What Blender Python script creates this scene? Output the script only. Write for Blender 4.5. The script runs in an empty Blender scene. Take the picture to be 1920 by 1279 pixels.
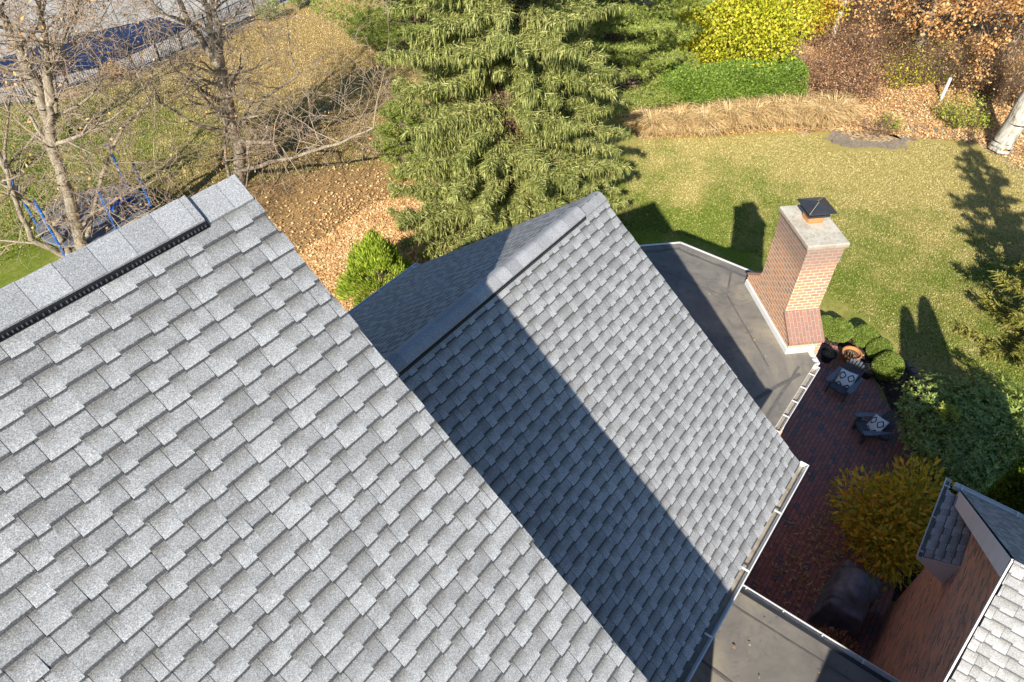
import bpy, math, random
import numpy as np
from mathutils import Vector
rng = np.random.default_rng(7); random.seed(7)
sc = bpy.context.scene; C = sc.collection
PI = math.pi
def R(d): return math.radians(d)
# ---------------------------------------------------------------- camera, sky, sun
H = 15.7; TAU = R(44.88); AZ = R(37.38); FPX = 1303.0
cam = bpy.data.objects.new('camera', bpy.data.cameras.new('camera')); C.objects.link(cam)
cam.location = (0, 0, H); cam.rotation_euler = (PI/2-TAU, 0, AZ-PI/2)
cam.data.sensor_width = 36; cam.data.lens = FPX/1920*36; cam.data.clip_start = .05; cam.data.clip_end = 2000
sc.camera = cam
SD = np.array([.78338, .30354, -.54239]); SD /= np.linalg.norm(SD)      # the way sunlight travels
w = bpy.data.worlds.new('World'); sc.world = w; w.use_nodes = True
nt = w.node_tree; sky = nt.nodes.new('ShaderNodeTexSky'); sky.sky_type = 'NISHITA'; sky.sun_disc = False
sky.sun_elevation = R(32.85); sky.sun_rotation = math.atan2(-SD[0], -SD[1]) % (2*PI)
bg = nt.nodes['Background']; bg.inputs[1].default_value = .073
tint = nt.nodes.new('ShaderNodeMix'); tint.data_type = 'RGBA'; tint.blend_type = 'MULTIPLY'; tint.inputs[0].default_value = 1
tint.inputs[7].default_value = (.68, .96, 1.25, 1); nt.links.new(sky.outputs[0], tint.inputs[6]); nt.links.new(tint.outputs[2], bg.inputs[0])
sl = bpy.data.lights.new('sun', 'SUN'); sl.energy = 5.0; sl.angle = R(.55); sl.color = (1, .95, .865)
sun = bpy.data.objects.new('sun', sl); C.objects.link(sun); sun.location = (-20, -8, 40)
sun.rotation_euler = Vector(SD).to_track_quat('-Z', 'Y').to_euler()
sc.view_settings.view_transform = 'Standard'; sc.view_settings.look = 'None'
sc.view_settings.exposure = .62; sc.view_settings.gamma = 1
sc.cycles.max_bounces = 5; sc.cycles.diffuse_bounces = 3; sc.cycles.transparent_max_bounces = 6

CF = np.array([math.cos(AZ)*math.cos(TAU), math.sin(AZ)*math.cos(TAU), -math.sin(TAU)])
CR = np.array([math.sin(AZ), -math.cos(AZ), 0.]); CU = np.cross(CR, CF)
def G(px, py, z=0.0):
    """where the sight line through a photo pixel meets the level z"""
    r = CF+CR*(px-960)/FPX-CU*(py-639.5)/FPX
    p = r*((z-H)/r[2]); return np.array([p[0], p[1], z])

# ---------------------------------------------------------------- mesh builder
class MB:
    def __init__(s): s.v=[]; s.f=[]; s.uv=[]; s.at=[]; s.n=0
    def face(s, pts, uv=None, a=(0,0,0)):
        s.v.extend([tuple(p) for p in pts]); s.f.append(tuple(range(s.n, s.n+len(pts)))); s.n+=len(pts)
        s.uv.extend(uv if uv is not None else [(0,0)]*len(pts)); s.at.append(a)
    def wall(s, p, q, z0, z1, a=(0,0,0), u0=0.):
        d=math.hypot(q[0]-p[0], q[1]-p[1])
        s.face([(p[0],p[1],z0),(q[0],q[1],z0),(q[0],q[1],z1),(p[0],p[1],z1)], [(u0,z0),(u0+d,z0),(u0+d,z1),(u0,z1)], a)
    def box(s, c, size, ax=None, a=(0,0,0), taper=1.):
        c=np.array(c,float); h=np.array(size,float)/2
        A=np.eye(3) if ax is None else np.array(ax,float)
        P=[c+A[0]*(h[0]*i*(taper if k>0 else 1))+A[1]*(h[1]*j*(taper if k>0 else 1))+A[2]*(h[2]*k) for k in(-1,1) for j in(-1,1) for i in(-1,1)]
        for q,(m,n) in (((0,2,3,1),(0,1)),((4,5,7,6),(0,1)),((0,1,5,4),(0,2)),((2,6,7,3),(0,2)),((0,4,6,2),(1,2)),((1,3,7,5),(1,2))):
            s.face([P[i] for i in q], [(float(P[i]@A[m]),float(P[i]@A[n])) for i in q], a)
    def prism(s, poly, z0, z1, a=(0,0,0)):
        n=len(poly); u=0
        for i in range(n):
            p,q=poly[i],poly[(i+1)%n]; s.wall(p,q,z0,z1,a,u); u+=math.hypot(q[0]-p[0],q[1]-p[1])
        s.face([(p[0],p[1],z1) for p in poly],[(p[0],p[1]) for p in poly],a)
        s.face([(p[0],p[1],z0) for p in poly][::-1],[(p[0],p[1]) for p in poly][::-1],a)
    def sweep(s, prof, A, B, up, out, a=(0,0,0), caps=True):
        """profile of (out, up) points carried from A to B"""
        A=np.array(A,float);B=np.array(B,float);up=np.array(up,float);out=np.array(out,float);n=len(prof)
        L=float(np.linalg.norm(B-A)); a0=[A+out*x+up*y for x,y in prof]; b0=[B+out*x+up*y for x,y in prof]
        for i in range(n):
            j=(i+1)%n; s.face([a0[i],b0[i],b0[j],a0[j]],[(0,i*.05),(L,i*.05),(L,i*.05+.05),(0,i*.05+.05)],a)
        if caps: s.face(a0[::-1],None,a); s.face(b0,None,a)
    def tube(s, pts, rad, k=8, a=(0,0,0), cap=True):
        pts=[np.array(p,float) for p in pts]; rings=[]
        for i,p in enumerate(pts):
            t=pts[min(i+1,len(pts)-1)]-pts[max(i-1,0)]; t/=np.linalg.norm(t)+1e-9
            x=np.cross(t,[.31,.2,.93]); x/=np.linalg.norm(x)+1e-9; y=np.cross(t,x); r=rad[i] if hasattr(rad,'__len__') else rad
            rings.append([p+r*(math.cos(2*PI*j/k)*x+math.sin(2*PI*j/k)*y) for j in range(k)])
        L=0
        for i in range(len(pts)-1):
            l=float(np.linalg.norm(pts[i+1]-pts[i])); c=2*PI*(rad[i] if hasattr(rad,'__len__') else rad)/k
            for j in range(k):
                m=(j+1)%k; s.face([rings[i][j],rings[i][m],rings[i+1][m],rings[i+1][j]],[(j*c,L),(j*c+c,L),(j*c+c,L+l),(j*c,L+l)],a)
            L+=l
        if cap: s.face(rings[0][::-1],None,a); s.face(rings[-1],None,a)
    def lathe(s, prof, c, k=24, a=(0,0,0), jit=0.):
        for i in range(len(prof)-1):
            for j in range(k):
                t0,t1=2*PI*j/k,2*PI*(j+1)/k
                P=lambda r,z,t:(c[0]+r*math.cos(t),c[1]+r*math.sin(t),c[2]+z)
                (r0,z0),(r1,z1)=prof[i],prof[i+1]
                s.face([P(r0,z0,t0),P(r0,z0,t1),P(r1,z1,t1),P(r1,z1,t0)],None,a)
    def build(s, name, mat, parent=None, smooth=False, weld=False, bevel=0):
        me=bpy.data.meshes.new(name); me.from_pydata(s.v,[],s.f)
        uvl=me.uv_layers.new(name='UVMap'); uvl.data.foreach_set('uv', np.array(s.uv,dtype=np.float32).ravel())
        at=me.attributes.new('tone','FLOAT_VECTOR','FACE'); at.data.foreach_set('vector', np.array(s.at,dtype=np.float32).ravel())
        if weld or bevel:
            import bmesh
            bm=bmesh.new(); bm.from_mesh(me); bmesh.ops.remove_doubles(bm,verts=bm.verts,dist=1e-4)
            bmesh.ops.recalc_face_normals(bm,faces=bm.faces); bm.to_mesh(me); bm.free()
        if smooth: me.polygons.foreach_set('use_smooth',[True]*len(me.polygons))
        me.materials.append(mat); o=bpy.data.objects.new(name,me); C.objects.link(o)
        if bevel:
            b=o.modifiers.new('b','BEVEL'); b.width=bevel; b.segments=2; b.limit_method='ANGLE'
        if parent is not None: o.parent=parent; o.matrix_parent_inverse=parent.matrix_world.inverted() if False else o.matrix_parent_inverse
        return o
def mesh_np(name, V, F, mat, parent=None, smooth=False):
    """V (n,3), F (m,k) arrays"""
    me=bpy.data.meshes.new(name); m,k=F.shape
    me.vertices.add(len(V)); me.vertices.foreach_set('co',np.ascontiguousarray(V,dtype=np.float32).ravel())
    me.loops.add(m*k); me.loops.foreach_set('vertex_index',np.ascontiguousarray(F,dtype=np.int32).ravel())
    me.polygons.add(m); me.polygons.foreach_set('loop_start',np.arange(0,m*k,k,dtype=np.int32))
    try: me.polygons.foreach_set('loop_total',np.full(m,k,dtype=np.int32))
    except Exception: pass
    me.update(calc_edges=True)
    if smooth: me.polygons.foreach_set('use_smooth',np.ones(m,dtype=bool))
    me.materials.append(mat); o=bpy.data.objects.new(name,me); C.objects.link(o)
    if parent is not None: o.parent=parent
    return o
def thing(name, label, cat, group=None, loc=(0,0,0), rz=0):
    o=bpy.data.objects.new(name,None); C.objects.link(o); o.location=loc; o.rotation_euler=(0,0,rz)
    o['label']=label; o['category']=cat
    if group: o['group']=group
    return o
def tag(o, label, cat, group=None, kind=None):
    o['label']=label; o['category']=cat
    if group: o['group']=group
    if kind: o['kind']=kind
    return o
def structure(o, label=None):
    o['kind']='structure'
    if label: o['label']=label; o['category']=o.name.split('.')[0].replace('_',' ')
    return o
def copy_tree(o, parent=None):
    c=o.copy(); C.objects.link(c)
    if parent is not None: c.parent=parent
    for ch in [x for x in bpy.data.objects if x.parent==o and x!=c]: copy_tree(ch,c)
    return c
def unit(a): a=np.asarray(a,float); return a/(np.linalg.norm(a,axis=-1,keepdims=True)+1e-9)

# ---------------------------------------------------------------- materials
class NT:
    def __init__(s, name):
        s.m=bpy.data.materials.new(name); s.m.use_nodes=True; s.t=s.m.node_tree; s.b=s.t.nodes['Principled BSDF']
        s.b.inputs['Roughness'].default_value=.85; s.b.inputs['Specular IOR Level'].default_value=.25
    def n(s, ty, **k):
        x=s.t.nodes.new('ShaderNode'+ty)
        for a,v in k.items(): setattr(x,a,v)
        return x
    def l(s,a,b): s.t.links.new(a,b)
    def coord(s, which='Object'): return s.n('TexCoord').outputs[which]
    def noise(s, scale, detail=4, rough=.6, vec=None, dist=0):
        x=s.n('TexNoise'); x.inputs['Scale'].default_value=scale; x.inputs['Detail'].default_value=detail; x.inputs['Roughness'].default_value=rough
        x.inputs['Distortion'].default_value=dist; s.l(vec if vec is not None else s.coord(), x.inputs['Vector']); return x.outputs['Fac']
    def ramp(s, fac, stops, interp='LINEAR'):
        x=s.n('ValToRGB'); x.color_ramp.interpolation=interp; e=x.color_ramp.elements
        while len(e)<len(stops): e.new(.5)
        for i,(p,c) in enumerate(stops): e[i].position=p; e[i].color=(*c,1) if len(c)==3 else c
        s.l(fac,x.inputs[0]); return x.outputs[0]
    def mix(s, fac, a, b, mode='MIX'):
        x=s.n('Mix',data_type='RGBA',blend_type=mode)
        for inp,v in ((x.inputs[0],fac),(x.inputs[6],a),(x.inputs[7],b)):
            if isinstance(v,(int,float)): inp.default_value=v
            elif isinstance(v,tuple): inp.default_value=(*v,1)
            else: s.l(v,inp)
        return x.outputs[2]
    def math(s, op, a, b=None, c=None, clamp=False):
        x=s.n('Math',operation=op,use_clamp=clamp)
        for i,v in enumerate((a,b,c)):
            if v is None: continue
            if isinstance(v,(int,float)): x.inputs[i].default_value=v
            else: s.l(v,x.inputs[i])
        return x.outputs[0]
    def smooth(s, v, a, b):
        x=s.n('MapRange',interpolation_type='SMOOTHSTEP'); x.inputs[1].default_value=a; x.inputs[2].default_value=b
        s.l(v,x.inputs[0]); return x.outputs[0]
    def bump(s, h, strength=.3, dist=.01, nrm=None):
        x=s.n('Bump'); x.inputs['Strength'].default_value=strength; x.inputs['Distance'].default_value=dist; s.l(h,x.inputs['Height'])
        if nrm is not None: s.l(nrm,x.inputs['Normal'])
        s.l(x.outputs[0],s.b.inputs['Normal']); return x.outputs[0]
    def col(s, c):
        if isinstance(c,tuple): s.b.inputs['Base Color'].default_value=(*c,1)
        else: s.l(c,s.b.inputs['Base Color'])
    def rough(s,v): s.b.inputs['Roughness'].default_value=v
    def sep(s, vec):
        x=s.n('SeparateXYZ'); s.l(vec,x.inputs[0]); return x.outputs

def m_plain(name, c, var=.15, scale=6, rough=.7, bump=.1, metal=0, spec=.3):
    m=NT(name); f=m.noise(scale,6,.65); g=m.noise(scale*9,3,.6)
    a=tuple(x*(1-var) for x in c); b=tuple(min(1,x*(1+var)) for x in c)
    col=m.ramp(f,[(.3,a),(.7,b)]); col=m.mix(.25,col,m.ramp(g,[(.35,a),(.65,b)])); m.col(col)
    m.rough(rough); m.b.inputs['Metallic'].default_value=metal; m.b.inputs['Specular IOR Level'].default_value=spec
    m.bump(g,bump,.003); return m.m
def m_foliage(name, stops, rough=.6, spec=.35, trans=.25):
    m=NT(name); g=m.n('NewGeometry'); big=m.noise(.55,2,.5)
    f=m.math('ADD',m.math('MULTIPLY',g.outputs['Random Per Island'],.68),m.math('MULTIPLY',big,.32))
    col=m.ramp(f,stops); m.col(col); m.rough(rough); m.b.inputs['Specular IOR Level'].default_value=spec
    if trans:
        tr=m.n('BsdfTranslucent'); m.l(col,tr.inputs[0]); mx=m.n('MixShader'); mx.inputs[0].default_value=trans
        m.l(m.b.outputs[0],mx.inputs[1]); m.l(tr.outputs[0],mx.inputs[2]); m.l(mx.outputs[0],m.t.nodes['Material Output'].inputs[0])
    return m.m
def granules(m, col, amt=.5):
    """mineral speckle of roofing granules, multiplied over a colour"""
    v=m.n('TexVoronoi'); v.inputs['Scale'].default_value=230; m.l(m.coord(),v.inputs['Vector'])
    s=m.sep(v.outputs['Color'])[0]
    g=m.noise(130,3,.85)
    k=m.math('ADD',m.math('MULTIPLY',s,.6),m.math('MULTIPLY',m.smooth(g,.3,.7),.4))
    sp=m.ramp(k,[(0,(.16,.16,.17)),(.3,(.66,.66,.68)),(.6,(1.0,1.0,1.0)),(.82,(1.4,1.39,1.37)),(1,(2.3,2.3,2.3))])
    return m.mix(amt,col,m.mix(1.,col,sp,'MULTIPLY')), k
def m_shingle(name, base=(.375,.372,.365), brown=(.155,.140,.115), dark=(.068,.069,.072)):
    m=NT(name); at=m.n('Attribute',attribute_name='tone').outputs['Vector']; own,above,tone=m.sep(at)
    uv=m.sep(m.n('UVMap').outputs[0]); x,t=uv[0],uv[1]
    wob=m.noise(22,3,.6); fine=m.noise(60,3,.7); med=m.noise(4.,3,.6); big=m.noise(.5,3,.6)
    c=m.ramp(tone,[(0,tuple(b*.84 for b in base)),(.5,base),(1,tuple(b*1.12 for b in base))])
    c=m.mix(m.math('MULTIPLY',m.smooth(med,.42,.62),.22),c,tuple(b*.66 for b in base))
    c=m.mix(m.math('MULTIPLY',m.smooth(big,.4,.65),.16),c,(.30,.29,.27))
    tt=m.math('ADD',t,m.math('MULTIPLY',m.math('SUBTRACT',fine,.5),.28)); tt=m.math('ADD',tt,m.math('MULTIPLY',m.math('SUBTRACT',wob,.5),.25))
    # weathered brownish blend printed towards the top of the pieces that lie under a cut-out
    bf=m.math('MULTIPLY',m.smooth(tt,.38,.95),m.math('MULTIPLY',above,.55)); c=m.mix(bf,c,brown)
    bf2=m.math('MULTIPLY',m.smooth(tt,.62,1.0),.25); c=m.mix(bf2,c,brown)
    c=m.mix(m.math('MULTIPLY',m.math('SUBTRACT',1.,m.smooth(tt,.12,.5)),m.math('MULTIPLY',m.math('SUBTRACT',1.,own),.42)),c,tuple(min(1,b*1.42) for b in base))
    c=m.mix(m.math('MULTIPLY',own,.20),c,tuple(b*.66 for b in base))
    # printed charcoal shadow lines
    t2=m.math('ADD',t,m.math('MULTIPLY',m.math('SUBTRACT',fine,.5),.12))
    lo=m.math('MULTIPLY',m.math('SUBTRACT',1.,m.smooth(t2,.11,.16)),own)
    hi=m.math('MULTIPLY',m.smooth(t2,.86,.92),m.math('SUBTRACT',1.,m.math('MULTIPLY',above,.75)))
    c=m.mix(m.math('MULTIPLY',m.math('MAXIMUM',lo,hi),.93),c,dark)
    c,k=granules(m,c,.82)
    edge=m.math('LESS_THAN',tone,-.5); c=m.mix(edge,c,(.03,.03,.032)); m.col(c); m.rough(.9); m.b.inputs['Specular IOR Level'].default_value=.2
    m.bump(k,.35,.003); return m.m
def m_brick(name, c1, c2, mortar, bw=.2, bh=.0813, mort=.012, extra=None, spread=.8, uvrot=0, stain=None):
    m=NT(name); mp=m.n('Mapping'); mp.inputs['Rotation'].default_value=(0,0,uvrot); m.l(m.n('UVMap').outputs[0],mp.inputs[0])
    b=m.n('TexBrick',offset=.5); m.l(mp.outputs[0],b.inputs['Vector'])
    for k,v in (('Scale',1.),('Mortar Size',mort/2),('Mortar Smooth',.15),('Bias',0.),('Brick Width',bw),('Row Height',bh)): b.inputs[k].default_value=v
    b.inputs['Color1'].default_value=(0,0,0,1); b.inputs['Color2'].default_value=(1,1,1,1); b.inputs['Mortar'].default_value=(.5,.5,.5,1)
    f=m.sep(b.outputs['Color'])[0]; n=m.noise(9,4,.6); n2=m.noise(60,3,.7); 
    f2=m.math('ADD',f,m.math('MULTIPLY',m.math('SUBTRACT',n2,.5),.35),clamp=True)
    mid=tuple((a+b_)/2 for a,b_ in zip(c1,c2))
    c=m.ramp(f2,[(0,c1),(.45,mid),(.8,c2)]+([(1.,extra)] if extra else []))
    c=m.mix(m.math('MULTIPLY',m.smooth(n,.5,.7),.45),c,tuple(min(1,x*1.25) for x in mid)); c=m.mix(m.math('MULTIPLY',m.smooth(m.noise(2.3,5,.75),.52,.68),.35),c,tuple(x*.6 for x in mid))
    mo=m.ramp(n2,[(.3,tuple(x*.82 for x in mortar)),(.7,mortar)])
    c=m.mix(b.outputs['Fac'],c,mo)
    if stain is not None:
        z=m.sep(m.coord())[2]; zz=m.math('ADD',z,m.math('MULTIPLY',m.math('SUBTRACT',m.noise(3.5,4,.7),.5),.5))
        c=m.mix(m.math('MULTIPLY',m.smooth(zz,stain[0],stain[1]),.65),c,(.22,.17,.15))
    m.col(c); m.rough(.9)
    h=m.math('SUBTRACT',m.math('MULTIPLY',n2,.35),b.outputs['Fac']); m.bump(h,.6,.008); return m.m

M={}
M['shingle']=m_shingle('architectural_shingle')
M['shingle_sunlit']=m_shingle('sunlit_shingle',(.46,.445,.42),(.26,.24,.21),(.12,.12,.12))  # same roofing made paler, so the colour carries the direct sun
def mk_cap():
    m=NT('ridge_cap_shingle'); f=m.noise(3,3,.6); g=m.n('Attribute',attribute_name='tone')
    c=m.ramp(f,[(.3,(.32,.32,.325)),(.7,(.41,.41,.42))]); c=m.mix(.55,c,m.ramp(m.sep(g.outputs['Vector'])[1],[(0,(.27,.268,.262)),(1,(.47,.466,.46))]))
    c,k=granules(m,c,.75); m.col(c); m.bump(k,.35,.003); m.rough(.9); return m.m
M['cap']=mk_cap()
M['black_plastic']=m_plain('black_plastic',(.012,.012,.014),.4,20,.5)
M['vent_fin']=m_plain('vent_grille',(.06,.065,.075),.4,20,.5)
M['white_metal']=m_plain('white_painted_metal',(.74,.72,.68),.1,4,.45,.03)
M['gutter_grime']=m_plain('gutter_inside',(.30,.26,.21),.4,9,.8,.2)
M['grey_metal']=m_plain('grey_trim',(.78,.75,.74),.08,3,.6,.05)
M['dark_drip']=m_plain('dark_drip_edge',(.035,.035,.038),.2,5,.5)
def mk_flat():
    m=NT('weathered_rubber_membrane'); a=m.noise(.55,5,.65,dist=.6); b=m.noise(2.6,6,.7,dist=1.2); d=m.noise(40,3,.7); e=m.noise(9,5,.75,dist=.8)
    c=m.ramp(a,[(.34,(.145,.132,.117)),(.5,(.205,.185,.158)),(.66,(.31,.27,.20))])
    c=m.mix(m.math('MULTIPLY',m.smooth(b,.5,.72),.5),c,(.085,.082,.08))
    c=m.mix(m.math('MULTIPLY',m.smooth(e,.60,.68),.35),c,(.06,.058,.055))
    c=m.mix(m.math('MULTIPLY',m.smooth(d,.6,.75),.3),c,(.24,.22,.19)); m.col(c); m.rough(.8); m.bump(b,.2,.01); return m.m
M['flat']=mk_flat()
M['seam']=m_plain('membrane_seam_tape',(.13,.12,.108),.35,7,.85,.1)
M['chim']=m_brick('chimney_brick',(.68,.29,.14),(.54,.28,.18),(.82,.68,.47),.205,.0813,.022,extra=(.38,.22,.17),stain=(6.5,7.3))
M['ledge']=m_brick('ledge_brick',(.36,.17,.12),(.29,.17,.13),(.42,.34,.27),.215,.078,.014,extra=(.42,.2,.12),uvrot=PI/2)
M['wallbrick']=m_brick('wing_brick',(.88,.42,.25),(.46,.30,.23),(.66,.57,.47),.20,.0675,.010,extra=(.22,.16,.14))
M['housebrick']=m_brick('house_brick',(.58,.23,.11),(.42,.2,.13),(.6,.5,.38),.205,.0813,.014)
M['concrete']=None
def mk_conc():
    m=NT('weathered_concrete_cap'); a=m.noise(4,6,.7); b=m.noise(14,5,.7,dist=.8); d=m.noise(70,3,.7); g=m.n('NewGeometry')
    c=m.ramp(a,[(.3,(.46,.40,.30)),(.55,(.62,.56,.45)),(.75,(.7,.65,.55))]); c=m.mix(m.math('MULTIPLY',m.smooth(b,.5,.66),.6),c,(.27,.23,.18))
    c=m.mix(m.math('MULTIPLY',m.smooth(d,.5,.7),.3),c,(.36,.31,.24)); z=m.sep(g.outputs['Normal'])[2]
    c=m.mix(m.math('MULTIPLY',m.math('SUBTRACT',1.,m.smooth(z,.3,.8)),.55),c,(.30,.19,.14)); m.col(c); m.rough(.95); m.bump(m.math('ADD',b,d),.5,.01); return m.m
M['concrete']=mk_conc()
M['terracotta']=m_plain('terracotta',(.58,.24,.085),.18,7,.8,.15)
M['blackmetal']=m_plain('dark_coated_metal',(.040,.042,.048),.3,9,.35,.05,spec=.5)
M['blackpot']=m_plain('dark_glazed_pot',(.018,.019,.022),.3,9,.35)
M['soil']=m_plain('soil',(.12,.085,.055),.5,25,.95,.5)
def mk_mesh():
    m=NT('rusty_spark_mesh'); uv=m.sep(m.coord()); a=m.math('SINE',m.math('MULTIPLY',m.math('ADD',uv[0],uv[1]),330.)); 
    m.col(m.mix(m.math('GREATER_THAN',a,-.2),(.02,.015,.012),(.20,.085,.04))); return m.m
M['mesh']=mk_mesh()

# ground materials --------------------------------------------------------
def dryness(m, P):
    xyz=m.sep(P); a=m.noise(.09,4,.6,P); b=m.noise(.7,5,.65,P); far=m.smooth(xyz[0],20.5,33.); left=m.math('MULTIPLY',m.smooth(xyz[1],17.,28.),m.smooth(xyz[0],13.,22.))
    k=m.math('ADD',m.math('MULTIPLY_ADD',far,.58,.14),m.math('MULTIPLY',left,.62)); k=m.math('ADD',k,m.math('MULTIPLY',m.math('SUBTRACT',a,.5),1.5)); k=m.math('ADD',k,m.math('MULTIPLY',m.math('SUBTRACT',b,.5),1.2))
    return m.smooth(k,-.05,.55), left
def mk_lawn():
    m=NT('autumn_lawn'); P=m.coord(); xyz=m.sep(P); x,y=xyz[0],xyz[1]
    a=m.noise(.09,4,.6); b=m.noise(.7,5,.65); c_=m.noise(7,6,.85); d=m.noise(28,4,.85)
    st=m.n('Mapping'); st.inputs['Scale'].default_value=(30,30,6); m.l(P,st.inputs[0])
    green=m.ramp(c_,[(.28,(.075,.125,.012)),(.5,(.155,.205,.020)),(.72,(.27,.30,.055))])
    tan=m.ramp(c_,[(.28,(.27,.22,.055)),(.5,(.43,.35,.11)),(.72,(.60,.48,.19))])
    # how dry the turf is: more away from the house and under the back-yard trees
    kz,left=dryness(m,P); tan=m.mix(m.math('MULTIPLY',left,.7),tan,m.ramp(c_,[(.28,(.28,.17,.065)),(.5,(.46,.31,.13)),(.72,(.62,.46,.22))]))
    col=m.mix(kz,green,tan)
    # bare, leafy earth below the maples and beside the spruce
    ex=m.math('SUBTRACT',x,15.); ey=m.math('SUBTRACT',y,20.5); dd=m.math('SQRT',m.math('ADD',m.math('MULTIPLY',m.math('MULTIPLY',ex,ex),.6),m.math('MULTIPLY',ey,ey)))
    earth=m.ramp(c_,[(.3,(.24,.14,.055)),(.55,(.42,.26,.11)),(.75,(.56,.38,.18))])
    q=m.math('ADD',dd,m.math('MULTIPLY',m.math('SUBTRACT',b,.5),9.)); col=m.mix(m.math('SUBTRACT',1.,m.smooth(q,4.0,9.5)),col,m.mix(m.math('MULTIPLY',m.smooth(m.noise(2.2,5,.75),.45,.62),.6),earth,(.20,.12,.06)))
    col=m.mix(m.math('MULTIPLY',m.smooth(d,.5,.8),.4),col,tuple(v for v in (.30,.29,.13))); col=m.mix(m.math('MULTIPLY',m.smooth(d,.5,.2),.45),col,(.06,.085,.02))
    m.col(col); m.rough(.95); m.b.inputs['Specular IOR Level'].default_value=.1
    m.bump(m.math('ADD',d,c_),.7,.02); return m.m
M['lawn']=mk_lawn()
def m_litter(name, stops, s=1.):
    m=NT(name); v=m.n('TexVoronoi'); v.inputs['Scale'].default_value=11*s; m.l(m.coord(),v.inputs['Vector']); f=m.sep(v.outputs['Color'])[0]
    n=m.noise(1.1,5,.7); g=m.noise(40,3,.7); f=m.math('ADD',m.math('MULTIPLY',f,.55),m.math('ADD',m.math('MULTIPLY',n,.35),m.math('MULTIPLY',g,.1)))
    m.col(m.ramp(f,stops)); m.rough(.95); m.bump(m.math('ADD',v.outputs['Distance'],g),.9,.04); return m.m
M['litter']=m_litter('woodland_leaf_litter',[(.15,(.16,.095,.05)),(.4,(.34,.22,.12)),(.6,(.56,.40,.22)),(.8,(.72,.55,.33))])
M['earth']=m_litter('dark_mulch',[(.15,(.018,.013,.011)),(.45,(.05,.038,.032)),(.8,(.11,.085,.07))],2.)
M['sand']=m_litter('bare_sandy_soil',[(.2,(.21,.165,.12)),(.5,(.33,.27,.20)),(.8,(.43,.36,.27))],2.)
def mk_deck():
    m=NT('pool_deck_concrete'); a=m.noise(.25,5,.7); b=m.noise(3,5,.7); c=m.ramp(a,[(.3,(.36,.33,.28)),(.55,(.50,.46,.40)),(.7,(.60,.55,.47))]); c=m.mix(m.math('MULTIPLY',m.smooth(b,.5,.7),.4),c,(.33,.29,.23)); m.col(c); m.bump(b,.2,.01); return m.m
M['deck']=mk_deck()
def mk_cover():
    m=NT('blue_pool_cover'); a=m.noise(.35,5,.7); b=m.noise(4,4,.7); c=m.ramp(a,[(.35,(.006,.011,.042)),(.6,(.012,.022,.075)),(.75,(.035,.07,.20))]); c=m.mix(m.math('MULTIPLY',m.smooth(b,.55,.7),.3),c,(.10,.11,.17)); m.col(c); m.rough(.35); m.bump(a,.6,.15); return m.m
M['cover']=mk_cover()
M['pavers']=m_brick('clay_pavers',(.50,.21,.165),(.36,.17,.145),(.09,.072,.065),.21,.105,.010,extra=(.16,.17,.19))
M['stone']=m_plain('edging_stone',(.20,.16,.14),.35,6,.9,.4)
M['bark']=None
def mk_bark(name,c1,c2,c3,sc_=1.):
    m=NT(name); mp=m.n('Mapping'); mp.inputs['Scale'].default_value=(9*sc_,9*sc_,2.2*sc_); m.l(m.coord(),mp.inputs[0]); n=m.noise(2,6,.7,mp.outputs[0],.5); a=m.noise(1.2,4,.6)
    c=m.ramp(n,[(.32,c1),(.5,c2),(.68,c3)]); c=m.mix(m.math('MULTIPLY',m.smooth(a,.5,.7),.4),c,c3); m.col(c); m.rough(.95); m.bump(n,.8,.03); return m.m
M['bark']=mk_bark('grey_brown_bark',(.13,.10,.07),(.32,.26,.19),(.52,.44,.32))
M['twig']=mk_bark('pale_twig_bark',(.24,.16,.10),(.46,.34,.24),(.66,.53,.39),3)
M['whitebark']=mk_bark('mottled_white_bark',(.10,.085,.06),(.52,.47,.38),(.72,.68,.58),.45)
M['conbark']=mk_bark('conifer_bark',(.06,.04,.03),(.15,.10,.075),(.25,.18,.13))
M['brush']=mk_bark('brown_brush_stems',(.10,.06,.04),(.22,.14,.09),(.38,.26,.17),3)
M['spruce']=m_foliage('spruce_needles',[(.12,(.13,.165,.04)),(.4,(.27,.30,.075)),(.65,(.43,.44,.13)),(.9,(.66,.62,.26))],.6,.3,.25)
M['spruce_brown']=m_foliage('spruce_dry_twigs',[(.1,(.16,.08,.04)),(.9,(.42,.24,.11))],.8,.2,.1)
M['pine']=m_foliage('pine_needles',[(.12,(.15,.20,.03)),(.5,(.32,.38,.07)),(.9,(.54,.58,.18))],.5,.3,.2)
M['arb']=m_foliage('bright_arborvitae',[(.1,(.14,.22,.015)),(.5,(.32,.42,.035)),(.9,(.62,.68,.10))],.6,.3,.25)
M['gold']=m_foliage('golden_spruce_needles',[(.1,(.10,.12,.02)),(.5,(.26,.25,.045)),(.9,(.5,.44,.10))],.6,.3,.2)
M['box']=m_foliage('boxwood_leaves',[(.1,(.085,.13,.018)),(.5,(.19,.26,.04)),(.9,(.37,.43,.09))],.6,.3,.2)
M['hedge']=m_foliage('hedge_leaves',[(.1,(.06,.11,.012)),(.5,(.16,.25,.03)),(.9,(.32,.42,.07))],.5,.4,.2)
M['yellow']=m_foliage('lemon_leaves',[(.1,(.20,.26,.02)),(.4,(.48,.50,.03)),(.7,(.78,.70,.05)),(.92,(.88,.72,.20))],.6,.3,.35)
M['rhodo']=m_foliage('glossy_dark_leaves',[(.1,(.09,.14,.025)),(.5,(.24,.32,.06)),(.9,(.50,.56,.15))],.4,.5,.1)
M['autumn']=m_foliage('gold_and_green_leaves',[(.12,(.28,.34,.04)),(.36,(.50,.48,.04)),(.55,(.88,.66,.06)),(.78,(.90,.50,.05)),(.92,(.75,.28,.05))],.5,.4,.35)
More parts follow.
